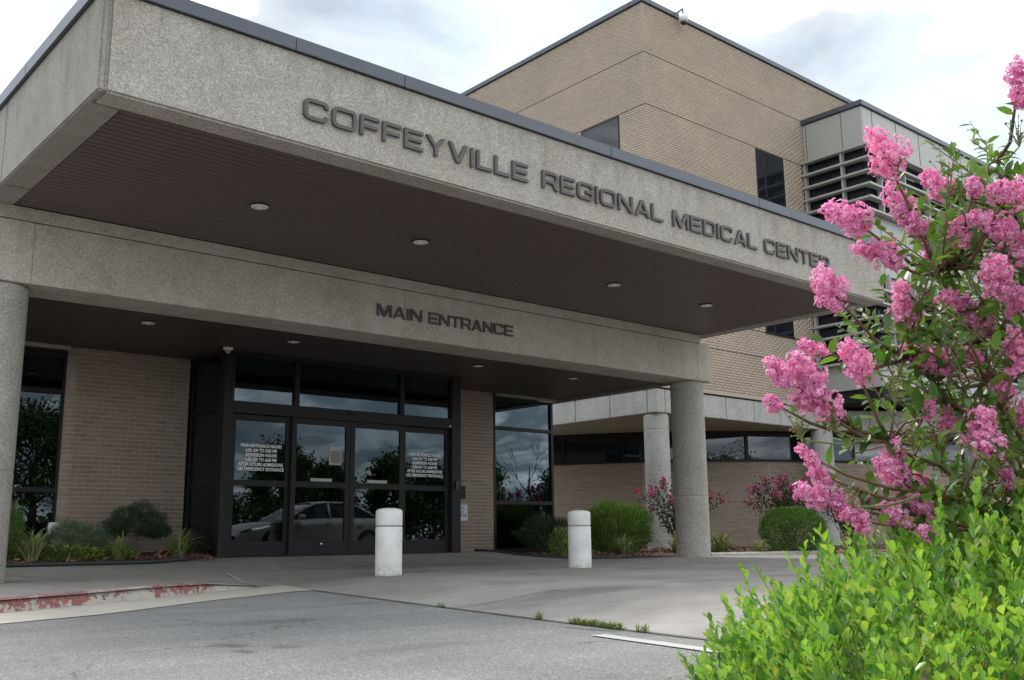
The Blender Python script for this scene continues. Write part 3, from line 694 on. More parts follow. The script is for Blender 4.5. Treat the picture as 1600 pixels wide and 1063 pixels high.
# ------------------------------------------------------------------ entrance building: brick walls and windows
ent = thing('entrance_building', 'tan brick and dark glass ground floor front behind the porch', 'building', (8.9, 15.75, 0.1))
BH, BLn = 0.0677, 0.2032
brick_me = {}
def brick_mesh(w, h=0.057, d=0.06):
    k = round(w, 3)
    if k not in brick_me:
        e = 0.004; me = bpy.data.meshes.new('brick')
        vs = [(-w / 2, d, -h / 2), (w / 2, d, -h / 2), (w / 2, d, h / 2), (-w / 2, d, h / 2), (-w / 2, e, -h / 2), (w / 2, e, -h / 2), (w / 2, e, h / 2), (-w / 2, e, h / 2),
              (-w / 2 + e, 0, -h / 2 + e), (w / 2 - e, 0, -h / 2 + e), (w / 2 - e, 0, h / 2 - e), (-w / 2 + e, 0, h / 2 - e)]
        me.from_pydata(vs, [], [(0, 1, 5, 4), (1, 2, 6, 5), (2, 3, 7, 6), (3, 0, 4, 7), (4, 5, 9, 8), (5, 6, 10, 9), (6, 7, 11, 10), (7, 4, 8, 11), (8, 9, 10, 11)])
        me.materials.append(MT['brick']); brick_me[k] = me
    return brick_me[k]
def brick_rows(x0, x1, z0, z1):
    out = []; n = int((z1 - z0) / BH); bh = (z1 - z0) / n
    for r in range(n):
        x = x0 - (BLn / 2 if r % 2 else 0)
        while x < x1 - .02:
            a, b = max(x, x0), min(x + BLn, x1)
            if b - a > .03: out.append((a + .005, b - .005, z0 + (r + .5) * bh, r))
            x += BLn
    return out
def place_bricks(wall, rows, yf, limit=300):
    for a, b, z, r in rows[:limit]:
        ob = bpy.data.objects.new('brick', brick_mesh(b - a)); COL.objects.link(ob); ob.parent = wall
        ob.location = ((a + b) / 2 - ORG[wall].x, yf + random.uniform(-.0015, .0015) - ORG[wall].y, z - ORG[wall].z)
    rest = rows[limit:]
    if rest:
        m = MB()
        for a, b, z, r in rest: m.box(a, b, yf, yf + .06, z - .0285, z + .0285)
        m.build('brickwork', 'brick', wall)['kind'] = 'stuff'
# left wall (rounded left end)
wl_ = MB(); wl_.box(4.87, 6.64, 15.757, 16.1, 0.0, 3.345)
wallL = wl_.build('brick_wall', 'mortar', ent)
rows = sorted(brick_rows(4.88, 6.645, 0.06, 3.335), key=lambda q: -q[2])
place_bricks(wallL, rows, 15.75)
m = MB()                                    # curved end of the wall, bull-nosed courses
n = 48; bh = (3.335 - 0.06) / 48
for r in range(48):
    z = 0.06 + (r + .5) * bh
    for a0, a1 in ((0, 1.5),) if r % 2 else ((0, .7), (.76, 1.5)):
        ring = [a0 + (a1 - a0) * k / 5 for k in range(6)]
        vs = []
        for rad in (0.16, 0.10):
            for zq in (z - .0285, z + .0285):
                vs += [(4.877 - math.sin(t) * rad, 15.91 - math.cos(t) * rad, zq) for t in ring]
        fs = [(k, k + 6, k + 7, k + 1) for k in range(5)] + [(k, k + 1, k + 13, k + 12) for k in range(5)] + [(k + 6, k + 18, k + 19, k + 7) for k in range(5)] + [(0, 12, 18, 6), (5, 11, 23, 17)]
        m.add(vs, fs)
m.build('bullnose_brickwork', 'brick', wallL)['kind'] = 'stuff'
MB().lathe(4.877, 15.91, [(0.153, 0), (0.153, 3.34)], 24).build('mortar_core', 'mortar', wallL, True)
# right pier
wallR = MB().box(11.27, 13.075, 15.757, 16.1, 0, 3.345).build('brick_wall', 'mortar', ent)
rr = brick_rows(11.28, 13.085, 0.06, 3.335)
rr = [q for q in rr if q[0] > 12.0] + [q for q in rr if q[0] <= 12.0]
place_bricks(wallR, rr, 15.75, sum(1 for q in rr if q[0] > 12.0))
MB().box(-3, 3.0, 15.8, 16.1, 0, 3.345).build('brick_wall', 'mortar', ent)
box_part('roof_slab', 'void', ent, -3, 14.74, 15.755, 21, 3.35, 4.4)
# left window
def window(parent, x0, x1, y, z0, z1, rails, mull=(), fw_=0.07, name='window', glass='glass', right_frame=True):
    f = MB()
    yb = y + .09
    f.box(x0, x0 + fw_, y, yb, z0, z1)
    if right_frame: f.box(x1 - fw_, x1, y, yb, z0, z1)
    f.box(x0 + fw_, x1 - fw_ * right_frame, y + .001, yb, z0, z0 + fw_); f.box(x0 + fw_, x1 - fw_ * right_frame, y + .001, yb, z1 - fw_, z1)
    zs = [z0] + list(rails) + [z1]
    for r_ in rails: f.box(x0 + fw_, x1 - fw_ * right_frame, y + .002, yb, r_ - .035, r_ + .035)
    o = f.build(name, 'bronze', parent)
    for a, b in zip(zs, zs[1:]):
        box_part('pane', glass, o, x0 + fw_ * .6, x1 - (fw_ * .6 if right_frame else .01), y + .045, y + .053, a + .02, b - .02)
    return o
wL = window(ent, 3.0, 4.80, 15.84, 0.12, 3.27, (1.18, 2.65), fw_=0.10)
bl = MB()
for k in range(58): bl.box(3.1, 4.66, 15.97, 15.99, 1.22 + k * .024, 1.239 + k * .024)
bl.build('window_blind', 'interior', ent)
wR = window(ent, 13.09, 14.76, 15.76, 0.14, 3.27, (1.12, 2.63), fw_=0.06, glass='glass_bright')
MB().box(14.70, 14.76, 17.5, 17.6, .14, 3.27).box(14.701, 14.759, 15.86, 17.5, .14, .2).box(14.701, 14.759, 15.86, 17.5, 1.085, 1.155).box(14.701, 14.759, 15.86, 17.5, 2.595, 2.665).build('side_frame', 'bronze', ent)
box_part('pane', 'glass', ent, 14.727, 14.735, 15.86, 17.5, .18, 3.25)
# interior seen through the glass
room = thing('lobby_interior', 'dim lobby interior behind the entrance glass', 'room', (9, 18, 0.18))
box_part('floor', 'interior_floor', room, -2.9, 14.68, 15.9, 21, 0.10, 0.17)
box_part('floor', 'interior_floor', room, 6.72, 11.2, 14.60, 15.9, 0.101, 0.172)
box_part('back_wall', 'interior', room, -2.9, 14.68, 20.9, 21, 0.17, 3.3)
box_part('side_wall', 'interior', room, -2.9, -2.8, 16.1, 20.9, 0.17, 3.3)
box_part('side_wall', 'interior', room, 14.55, 14.65, 17.7, 20.9, 0.17, 3.3)
box_part('ceiling', 'interior', room, -2.9, 14.68, 16.1, 20.9, 3.28, 3.34)
tb = thing('litter_bin', 'dark round litter bin standing inside behind the left sliding door', 'bin', (8.75, 15.15, .18))
MB().lathe(8.75, 15.15, [(.155, .175), (.17, .2), (.18, .72), (.185, .74)], 28).build('bin_body', 'dark_plastic', tb, True)
MB().lathe(8.75, 15.15, [(.19, .745), (.19, .775), (.12, .83), (.04, .845)], 28).build('bin_lid', 'dark_plastic', tb, True)

# ------------------------------------------------------------------ glazed vestibule with sliding doors
VY = 14.5
ves = thing('entrance_vestibule', 'dark bronze framed glass vestibule with sliding entrance doors', 'entrance', (8.92, VY, 0.18))
def post(name, *d): return box_part(name, 'bronze', ves, *d, bevel=.004)
post('corner_post', 6.66, 6.83, VY - .02, VY + .12, .12, 3.327)
post('corner_post', 11.06, 11.26, VY - .02, VY + .12, .12, 3.327)
post('header', 6.832, 11.058, VY - .012, VY + .12, 2.36, 2.545)
post('head_rail', 6.832, 11.058, VY, VY + .10, 3.26, 3.327)
post('threshold', 6.832, 11.058, VY - .02, VY + .14, .13, .178)
for a, b in ((7.88, 7.97), (9.94, 10.03)): post('mullion', a, b, VY, VY + .10, 2.547, 3.258)
for a, b in ((6.832, 7.88), (7.97, 9.94), (10.03, 11.058)):
    tr = box_part('transom_pane', 'glass', ves, a, b, VY + .05, VY + .058, 2.546, 3.259)
def text_mesh(lines, width, cx, ztop, pitch, yf, mat, parent, name, align='CENTER'):
    cu = bpy.data.curves.new('txt', 'FONT'); cu.body = '\n'.join(lines); cu.align_x = align; cu.size = 1; cu.resolution_u = 3; cu.offset = 0.014; cu.extrude = 0.0
    ob = bpy.data.objects.new('txt', cu); COL.objects.link(ob)
    dg = bpy.context.evaluated_depsgraph_get(); me = bpy.data.meshes.new_from_object(ob.evaluated_get(dg))
    bpy.data.objects.remove(ob); me.name = name
    co = np.empty(len(me.vertices) * 3, np.float32); me.vertices.foreach_get('co', co); co = co.reshape(-1, 3)
    k = width / (co[:, 0].max() - co[:, 0].min()); kz = pitch * len(lines) / (co[:, 1].max() - co[:, 1].min() + 0.3)
    o = ORG[parent]; out = np.empty_like(co)
    mid = (co[:, 0].max() + co[:, 0].min()) / 2
    out[:, 0] = cx + (co[:, 0] - mid) * k - o.x; out[:, 1] = yf - o.y; out[:, 2] = ztop + (co[:, 1] - co[:, 1].max()) * kz - o.z
    me.vertices.foreach_set('co', out.ravel()); me.update()
    me.materials.clear()
    return link(name, me, mat, parent)
HOURS = ['MAIN ENTRANCE HOURS', '6:00 AM TO 5:00 PM', 'ADMISSION HOURS', '6:00 AM TO 6:00 PM', 'AFTER HOURS ADMISSIONS', 'USE EMERGENCY ENTRANCE']
def leaf(name, x0, x1, y, lab=None, text=None):
    st = .085; d = .05; f = MB()
    f.box(x0, x0 + st, y, y + d, .182, 2.352).box(x1 - st, x1, y, y + d, .182, 2.352)
    f.box(x0 + st, x1 - st, y + .001, y + d, .182, .40).box(x0 + st, x1 - st, y + .001, y + d, 1.245, 1.335).box(x0 + st, x1 - st, y + .001, y + d, 2.26, 2.352)
    o = f.build(name, 'bronze', ves)
    for a, b in ((.39, 1.255), (1.325, 2.27)):
        box_part('pane', 'glass', o, x0 + st * .8, x1 - st * .8, y + .022, y + .028, a, b)
    if text is not None:
        text_mesh(HOURS, .80, (x0 + x1) / 2 + text, 1.90, .073, y + .018, 'vinyl', o, 'opening_hours_lettering')
    if lab: o['label'] = lab
    return o
leaf('side_panel', 6.835, 7.87, VY + .07, 'fixed glass panel left of the sliding doors with white opening hours', 0.02)
d1 = leaf('sliding_door', 7.86, 8.945, VY + .01, 'left sliding door with a small notice on its glass')
d2 = leaf('sliding_door', 8.955, 10.03, VY + .01, 'right sliding door partly behind the white bollard')
leaf('side_panel', 10.02, 11.055, VY + .07, 'fixed glass panel right of the sliding doors with white opening hours', 0.0)
# notices on the doors
def flat(name, mat, parent, x0, x1, y, z0, z1): return box_part(name, mat, parent, x0, x1, y, y + .002, z0, z1)
nt = flat('notice', 'poster', d1, 8.56, 8.79, VY + .027, 1.62, 1.92); flat('notice_print', 'interior', d1, 8.585, 8.765, VY + .025, 1.65, 1.85)
flat('sticker', 'grey_box', d1, 8.22, 8.62, VY + .027, 1.345, 1.395); flat('sticker', 'grey_box', d2, 9.30, 9.70, VY + .027, 1.345, 1.395)
flat('push_plate', 'vinyl', d1, 8.42, 8.46, VY + .006, .345, .36)
# left return of the vestibule
for (a, b, c, d) in ((VY + .121, VY + .17, .12, 3.327), (15.69, 15.748, .12, 3.327)): post('side_post', 6.67, 6.75, a, b, c, d)
for z0, z1 in ((.12, .24), (1.24, 1.31), (2.40, 2.46), (3.26, 3.327)): post('side_rail', 6.672, 6.748, VY + .171, 15.689, z0, z1)
for z0, z1 in ((.241, 1.239), (1.311, 2.399), (2.461, 3.259)): box_part('side_pane', 'glass', ves, 6.70, 6.708, VY + .171, 15.689, z0, z1)
post('side_post', 11.17, 11.25, 15.69, 15.748, .12, 3.327)
box_part('side_pane', 'glass', ves, 11.2, 11.208, VY + .121, 15.69, .13, 3.32)
o_ = MB().lathe(8.93, VY - .035, [(.028, 2.475), (.042, 2.49), (.045, 2.51), (.03, 2.53)], 20).build('door_sensor', 'dark_plastic', ves, True)
box_part('push_button', 'dark_plastic', ves, 11.12, 11.19, VY - .06, VY - .021, 1.28, 1.42, bevel=.006)
box_part('status_light', 'vinyl', ves, 11.0, 11.04, VY - .022, VY - .013, 2.40, 2.416)
# sensor on the porch ceiling by the vestibule corner
t = thing('motion_sensor', 'small white round sensor on the porch ceiling by the vestibule corner', 'sensor', (6.62, 14.33, 3.3))
MB().lathe(6.62, 14.33, [(.055, 3.285), (.075, 3.295), (.075, 3.325)], 24).build('sensor_base', 'white', t, True)
MB().lathe(6.62, 14.33, [(.018, 3.235), (.038, 3.25), (.045, 3.284)], 20).build('sensor_lens', 'grey_box', t, True)
# wall plates on the right pier
t = thing('wall_plaque', 'pale blue grey plaque on the right brick pier beside the door frame', 'sign', (12.17, 15.74, .9))
box_part('plate', 'sign_plate', t, 11.95, 12.40, 15.728, 15.742, .75, 1.06, bevel=.004)
text_mesh(['COFFEYVILLE', 'REGIONAL', 'MEDICAL CENTER'], .40, 12.17, 1.02, .072, 15.7255, 'sign_ink', t, 'plaque_lettering')
t = box_part('intercom_box', 'bronze', None, 12.05, 12.33, 15.70, 15.742, 1.18, 1.42, bevel=.006)
tag(t, 'dark square box on the brick pier above the plaque', 'intercom')
# meter box by the left window
t = thing('outlet_box', 'small pale outlet box on a post at the left end of the brick wall', 'utility box', (4.62, 15.5, .1))
box_part('post', 'grey_box', t, 4.60, 4.64, 15.49, 15.53, .08, .52)
box_part('box', 'white', t, 4.55, 4.69, 15.46, 15.56, .50, .70, bevel=.012)
box_part('cover', 'white', t, 4.565, 4.675, 15.445, 15.459, .515, .685, bevel=.005)

# ------------------------------------------------------------------ tall building
tow = thing('hospital_tower', 'tall tan brick building with grey metal bay behind the canopy', 'building', (18, 15.62, 0))
TX, TY, TT = 18.0, 15.62, 13.85
body = MB().box(TX + .0028, 46, TY + .0028, 34, 3.9, TT - .02).build('wall_core', 'mortar_far', tow)
SEG = [(4.0, 5.045), (5.07, 5.74), (5.765, 9.43), (9.455, 11.045), (11.07, 12.46), (12.485, 13.83)]
def brick_face(axis, u0, u1, holes):
    V = []; k = 0
    for z0, z1 in SEG:
        n = int(round((z1 - z0) / BH)); bh = (z1 - z0) / n
        for r in range(n):
            za, zb = z0 + r * bh + .0032, z0 + (r + 1) * bh - .0032; u = u0 - (BLn / 2 if r % 2 else 0)
            while u < u1 - .02:
                spans = [(max(u, u0) + .0032, min(u + BLn, u1) - .0032)]
                for (h0, h1, g0, g1) in holes:
                    if zb > g0 and za < g1:
                        ns = []
                        for a, b in spans:
                            if b <= h0 or a >= h1: ns.append((a, b))
                            else:
                                if a < h0 - .02: ns.append((a, h0))
                                if b > h1 + .02: ns.append((h1, b))
                        spans = ns
                for a, b in spans:
                    j = random.uniform(-.0005, .0005)
                    if b - a > .02: V.append((a, b, za, zb, j))
                u += BLn
    A = np.array(V); n = len(A); P = np.empty((n, 8, 3))
    for i, (ui, zi, dep) in enumerate(((0, 2, 0), (1, 2, 0), (1, 3, 0), (0, 3, 0), (0, 2, 1), (1, 2, 1), (1, 3, 1), (0, 3, 1))):
        u_, z_ = A[:, ui], A[:, zi]; d_ = A[:, 4] + dep * .02
        P[:, i, 2] = z_
        if axis == 'x': P[:, i, 0] = u_; P[:, i, 1] = TY + d_
        else: P[:, i, 1] = u_; P[:, i, 0] = TX + d_
    q = np.array([(0, 1, 2, 3), (0, 4, 5, 1), (1, 5, 6, 2), (2, 6, 7, 3), (3, 7, 4, 0)])
    if axis == 'y': q = q[:, ::-1]
    F = (q[None] + (np.arange(n) * 8)[:, None, None]).reshape(-1, 4)
    return soup('brickwork', 'brick_far', tow, P.reshape(-1, 3), F)
for (a_, b_), (c_, d_) in zip(SEG, SEG[1:]):      # soft joints between the brick panels
    MB().box(TX + .001, 30, TY + .001, TY + .0026, b_ - .004, c_ + .004).box(TX + .001, TX + .0026, TY + .01, 26, b_ - .004, c_ + .004).build('movement_joint', 'joint_tan', tow)
hx = [(22.55, 23.9, 9.45, 11.045), (22.55, 23.88, 5.765, 7.3)]
hy = [(16.52, 17.92, 9.45, 11.045), (16.52, 17.92, 5.765, 7.3)]
brick_face('x', TX, 30.0, hx)['kind'] = 'stuff'
brick_face('y', TY + .021, 26.0, hy)['kind'] = 'stuff'
for a, b, c, d in hx:
    f = box_part('window', 'bronze', tow, a, b, TY - .0005, TY + .002, c, d)
    box_part('pane', 'glass_far', f, a + .05, a + .42, TY - .004, TY - .001, c + .05, d - .04); box_part('pane', 'glass_far', f, a + .46, b - .08, TY - .004, TY - .001, c + .05, d - .04)
    box_part('sill', 'bronze', f, a - .02, b + .02, TY - .03, TY - .001, c - .022, c + .03)
for a, b, c, d in hy:
    f = box_part('window', 'bronze', tow, TX - .0005, TX + .002, a, b, c, d)
    box_part('pane', 'glass_far', f, TX - .004, TX - .001, a + .05, b - .05, c + .05, d - .05)
    box_part('sill', 'bronze', f, TX - .03, TX - .001, a - .02, b + .02, c - .022, c + .03)
pc = MB().box(TX - .05, 46, TY - .05, TY + .4, TT, TT + .14).box(TX - .05, TX + .4, TY + .401, 34, TT, TT + .14)
pc.build('parapet_coping', 'coping', tow, bevel=.01)
MB().tube([(TX - .0, TY + .02, TT + .13), (TX, TY + .02, TT + .42)], .02).build('lightning_rod', 'coping', tow)
# grey metal bay with sun louvres
BX, BY, BX1 = 24.98, 13.70, 44.0
box_part('bay_core', 'void', tow, BX + .08, BX1, BY + .08, TY + .029, 3.95, 12.33)
box_part('bay_coping', 'coping', tow, BX - .06, BX1, BY - .06, TY - .002, 12.345, 12.50, bevel=.01)
def panels(z0, z1):
    for a, b in ((14.36, 15.50), (BY - 0.0, 14.34)): box_part('metal_panel', 'panel', tow, BX, BX + .06, a, b, z0, z1, bevel=.006)
    box_part('corner_trim', 'fin', tow, BX - .01, BX + .05, 15.52, 15.60, z0, z1)
    x = BX + .062; xs = [x, 25.55] + [25.55 + 1.345 * k for k in range(1, 14)]
    for a, b in zip(xs, xs[1:]): box_part('metal_panel', 'panel', tow, a + (.02 if a > x else 0), b - .02, BY, BY + .06, z0, z1, bevel=.006)
panels(11.12, 12.33); panels(7.45, 9.15); panels(4.30, 5.03)
for z0, z1 in ((9.15, 11.12), (5.03, 7.45)):
    gl = box_part('window_band', 'bronze', tow, BX + .05, BX1, BY + .05, TY - .001, z0, z1)
    for y0, y1 in ((13.82, 14.32), (14.40, 15.52)): box_part('pane', 'glass_far', gl, BX + .035, BX + .049, y0, y1, z0 + .03, z1 - .03)
    x = 25.1
    for b in [25.52] + [25.52 + 1.345 * k for k in range(1, 14)]:
        box_part('pane', 'glass_far', gl, x, b, BY + .035, BY + .049, z0 + .03, z1 - .03); x = b + .07
    zs = [z1 - .02 - k * .385 for k in range(0, 6)] if z0 > 8 else [6.93, 6.55, 6.17, 5.8, 5.42, 5.03]
    for z in zs:
        m = MB().box(BX - .22, BX - .02, BY - .22, TY - .005, z - .03, z + .03).box(BX - .02, BX1, BY - .22, BY - .02, z - .03, z + .03)
        m.build('sun_louvre', 'fin', tow)
    for y in (14.35, 15.54): box_part('louvre_bracket', 'fin', tow, BX - .16, BX - .0, y - .03, y + .03, z0 - .0, z1)
    for k in range(0, 13): box_part('louvre_bracket', 'fin', tow, 25.55 + 1.345 * k - .025, 25.55 + 1.345 * k + .025, BY - .16, BY, z0, z1)
# pale concrete band under the brick
def band_run(p0, p1, n):
    p0, p1 = Vector(p0), Vector(p1); d = (p1 - p0); L = d.length; d.normalize(); nrm = Vector((d.y, -d.x))
    for k in range(n):
        a = p0 + d * (L * k / n + .007); b = p0 + d * (L * (k + 1) / n - .007); c, e = b - nrm * .3, a - nrm * .3
        MB().prism([tuple(a), tuple(b), tuple(c), tuple(e)], 3.3, 3.86).build('band_panel', 'concrete_band', tow, bevel=.012)
band_run((TX + .04, 27), (TX + .04, TY + .34), 9)
MB().box(TX + .035, TX + .335, TY + .035, TY + .33, 3.3, 3.861).build('band_panel', 'concrete_band', tow, bevel=.012)
band_run((TX + .34, TY + .04), (25.4, TY + .04), 6)
band_run((25.4, TY + .04), (27.4, 14.3), 2); band_run((27.4, 14.3), (44, 14.3), 10)
box_part('band_recess', 'void', tow, TX + .1, 44, TY + .09, 30, 3.855, 3.99)
MB().prism([(TX + .345, TY + .345), (25.4, TY + .345), (27.4, 14.58), (44, 14.58), (44, 27), (TX + .345, 27)], 3.305, 3.5).build('overhang_soffit', 'beige', tow)
# curved ground-floor wall with a strip of windows
WP = [(18.6, 24.2), (19.93, 21.26), (20.61, 20.12), (21.32, 19.07), (22.69, 17.8), (24.08, 16.85), (25.6, 16.2), (27.2, 15.6), (29.2, 15.1), (33, 14.9), (44, 14.8)]
def wall_strip(name, mat, z0, z1, off, parent, pts=WP, th=.2):
    b = MB(); vs = []; n = len(pts)
    for i, p in enumerate(pts):
        d = (Vector(pts[min(i + 1, n - 1)]) - Vector(pts[max(i - 1, 0)])).normalized(); nx, ny = d.y, -d.x
        nx, ny = -ny * 0 + d.y, -d.x
        for o_, z in ((off, z0), (off, z1), (off - th, z1), (off - th, z0)): vs.append((p[0] + nx * o_, p[1] + ny * o_, z))
    b.add(vs, [(i * 4 + j, (i + 1) * 4 + j, (i + 1) * 4 + (j + 1) % 4, i * 4 + (j + 1) % 4) for i in range(n - 1) for j in range(4)] + [(0, 1, 2, 3), ((n - 1) * 4 + 3, (n - 1) * 4 + 2, (n - 1) * 4 + 1, (n - 1) * 4)])
    return b.build(name, mat, parent)
WZ0, WZ1 = 2.44, 3.303
lw = wall_strip('lower_wall', 'mortar', 0, WZ0, -.008, tow)
wall_strip('window_head', 'bronze', 3.16, WZ1, .03, tow); wall_strip('window_sill', 'bronze', WZ0 + .002, WZ0 + .07, .03, tow)
gw = wall_strip('window_strip', 'void', WZ0 + .07, 3.16, -.2, tow)
def resample(pts, step):
    out = [Vector(pts[0])]; left = step
    for a, b in zip(pts, pts[1:]):
        a, b = Vector(a), Vector(b); L = (b - a).length; t = left
        while t <= L: out.append(a + (b - a) * t / L); t += step
        left = t - L
    return out
mp_ = resample(WP, 1.75)
for a, b in zip(mp_, mp_[1:]):
    d = (b - a).normalized(); nrm = Vector((d.y, -d.x)); a2, b2 = a + d * .06, b - d * .06
    wp = [tuple(a2 + nrm * -.01), tuple(b2 + nrm * -.01), tuple(b2 - nrm * .02), tuple(a2 - nrm * .02)]
    MB().prism(wp, WZ0 + .075, 3.155).build('pane', 'glass_strip', gw)
    MB().prism([tuple(a - d * .04 + nrm * .02), tuple(a + d * .04 + nrm * .02), tuple(a + d * .04 - nrm * .03), tuple(a - d * .04 - nrm * .03)], WZ0 + .071, 3.159).build('mullion', 'bronze', gw)
m = MB(); bp_ = resample(WP, BLn / 2)
nrow = int(WZ0 / BH)
for r in range(nrow):
    for i in range(r % 2, min(len(bp_) - 2, 190), 2):
        a, b = bp_[i], bp_[i + 2]; d = (b - a).normalized(); nrm = Vector((d.y, -d.x)); a2, b2 = a + d * .005, b - d * .005
        z0, z1 = r * BH + .005, (r + 1) * BH - .005
        p = [a2, b2, b2 - nrm * .04, a2 - nrm * .04]
        m.add([(q.x, q.y, z0) for q in p] + [(q.x, q.y, z1) for q in p], [(0, 1, 5, 4), (0, 3, 2, 1), (4, 5, 6, 7), (1, 2, 6, 5), (3, 0, 4, 7)])
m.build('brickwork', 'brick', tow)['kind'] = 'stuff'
# roof camera
t = thing('security_camera', 'white dome camera hanging below the parapet near the tower corner', 'camera', (19.39, 15.45, 13.6))
MB().tube([(19.39, 15.62, 14.02), (19.39, 15.42, 14.05), (19.39, 15.40, 13.82)], .03, 8).build('bracket', 'coping', t)
MB().lathe(19.39, 15.40, [(.06, 13.66), (.115, 13.70), (.13, 13.78), (.10, 13.86), (.04, 13.88)], 20).build('housing', 'white', t, True)
MB().lathe(19.39, 15.40, [(.02, 13.59), (.07, 13.615), (.09, 13.66)], 20).build('dome', 'dark_plastic', t, True)

# ------------------------------------------------------------------ bollards
def bollard(x, y, label):
    z = hgt(x, y)
    t = thing('bollard', label, 'bollard', (x, y, z), 'white bollards on the driveway')
    r = .16
    MB().lathe(x, y, [(r * .99, z - .03), (r, z + .02), (r * 1.0, z + .545), (r * .985, z + .56)], 40).build('shaft', 'bollard', t, True)
    MB().lathe(x, y, [(r * .95, z + .562), (r * .95, z + .576)], 40).build('groove', 'grey_box', t, True)
    MB().lathe(x, y, [(r * .985, z + .577), (r, z + .585), (r, z + .735), (r * .97, z + .755), (r * .8, z + .772), (r * .45, z + .783), (r * .1, z + .786)], 40).build('cap', 'bollard', t, True)
bollard(6.88, 10.25, 'white painted bollard in front of the sliding doors')
bollard(10.02, 10.20, 'white painted bollard nearer the right column, chipped at its foot')

# ------------------------------------------------------------------ plants
def shrub(name, label, x, y, z, rx, ry, h, mat, n, leafsz, tmpl, group=None, cat='shrub', upright=0.0, shell=.55, low=0.05, lump=.12):
    t = thing(name, label, cat, (x, y, z), group)
    U = unit(n); U[:, 2] = np.abs(U[:, 2]) * 1.0 if low > .3 else U[:, 2]
    rad = rng.uniform(shell, 1.0, n) ** .6
    ph = rng.uniform(0, 6.28, 6)
    lumpv = 1 + lump * (np.sin(5 * U[:, 0] + ph[0]) * np.sin(4 * U[:, 1] + ph[1]) + np.sin(7 * U[:, 2] + ph[2] + 3 * U[:, 0]) * .7) + rng.normal(0, .035, n)
    P = np.array([x, y, z + h * .5]) + U * (rad * lumpv)[:, None] * np.array([rx, ry, h * .5])
    P[:, 2] = np.maximum(P[:, 2], z + low * h)
    D = U * (1 - upright) + np.array([0, 0, 1.0]) * upright + unit(n) * .55
    V, q, tr = scatter(*tmpl, P, D, unit(n) + U * .5, rng.uniform(.7, 1.3, n) * leafsz)
    soup('foliage', mat, t, V, q, tr)
    m = MB()
    for k in range(7):
        a = random.uniform(0, 6.28); e = Vector((x + rx * .6 * math.cos(a), y + ry * .6 * math.sin(a), z + h * random.uniform(.5, .8)))
        b0 = Vector((x, y, z - .02)); m.tube([b0, b0.lerp(e, .5) + Vector((0, 0, .04)), e], [.016, .011, .005], 5)
    m.build('stems', 'bark', t)
    return t
shrub('round_boxwood', 'clipped round green shrub behind the white kerb at right', 18.05, 12.15, .06, .66, .66, .92, 'leaf_box', 9000, .045, SMALL, upright=.3, shell=.8, lump=.03)
shrub('upright_shrub', 'large bushy green shrub between the bollard and the right column', 15.03, 14.25, .05, .78, .70, 1.02, 'leaf_upright', 14000, .115, NEEDLE, upright=.55, shell=.45, lump=.08)
shrub('dark_spreading_shrub', 'dark spreading shrub in front of the right glass corner', 13.85, 14.95, .12, .70, .50, .72, 'leaf_dark', 7000, .075, NEEDLE, upright=.2, lump=.16)
shrub('lime_shrub', 'small light green shrub beside the right bollard', 12.93, 13.7, .06, .18, .18, .48, 'leaf_ground', 700, .06, SMALL, upright=.6)
shrub('blue_juniper', 'low blue green juniper left of the clipped pine', 4.72, 14.95, .08, .50, .38, .60, 'leaf_juniper', 7000, .055, NEEDLE, upright=.35, lump=.15)
shrub('left_edge_shrub', 'bright green shrub half hidden by the left column', 3.70, 14.75, .06, .36, .36, .86, 'leaf_upright', 4500, .08, NEEDLE, upright=.7)
shrub('ground_cover', 'low yellow green leafy plant right of the juniper', 5.15, 14.45, .08, .30, .20, .28, 'leaf_ground', 900, .05, SMALL, upright=.5)
shrub('ground_cover', 'low leafy plant in front of the juniper', 4.55, 14.35, .08, .42, .18, .28, 'leaf_ground', 1100, .05, SMALL, upright=.4)
shrub('ground_cover', 'low green plant right of the far column, below the pink myrtles', 17.0, 13.9, .08, .6, .3, .34, 'leaf_box', 900, .06, SMALL, upright=.5)
# cloud-clipped dwarf pine
def dwarf_pine(x, y, z):
    t = thing('dwarf_pine', 'small dark clipped pine with a bare trunk in front of the brick wall', 'pine', (x, y, z))
    m = MB(); m.tube([(x, y, z - .03), (x + .015, y, z + .2), (x - .01, y + .01, z + .42), (x + .01, y, z + .62)], [.034, .028, .022, .012], 8)
    pads = [(-.27, 0, .52, .20, .13), (-.12, .05, .66, .22, .13), (.08, 0, .72, .22, .14), (.27, .03, .58, .22, .13), (.37, -.03, .42, .16, .09), (-.33, -.05, .45, .14, .07), (.05, -.1, .52, .27, .13), (.20, .08, .42, .17, .07), (-.20, .1, .40, .12, .06), (.27, -.06, .37, .12, .05)]
    Ps = []; Ds = []
    for px, py, pz, r, h in pads:
        m.tube([(x, y, z + pz * .75), (x + px * .6, y + py * .6, z + pz - .03), (x + px, y + py, z + pz)], [.012, .009, .004], 5)
        n = 1500; U = unit(n); rad = rng.uniform(.25, 1, n) ** .5
        P = np.array([x + px, y + py, z + pz]) + U * rad[:, None] * np.array([r, r * .9, h]) * (1 + .15 * np.sin(9 * U[:, 0] + px * 9))[:, None]
        Ps.append(P); Ds.append(U * .6 + np.array([0, 0, .55]) + unit(n) * .6)
    P = np.concatenate(Ps); D = np.concatenate(Ds); n = len(P)
    V, q, tr = scatter(*NEEDLE, P, D, unit(n), rng.uniform(.04, .07, n))
    soup('needles', 'leaf_pine', t, V, q, tr); m.build('trunk', 'bark', t, True)
dwarf_pine(5.62, 15.0, .14)
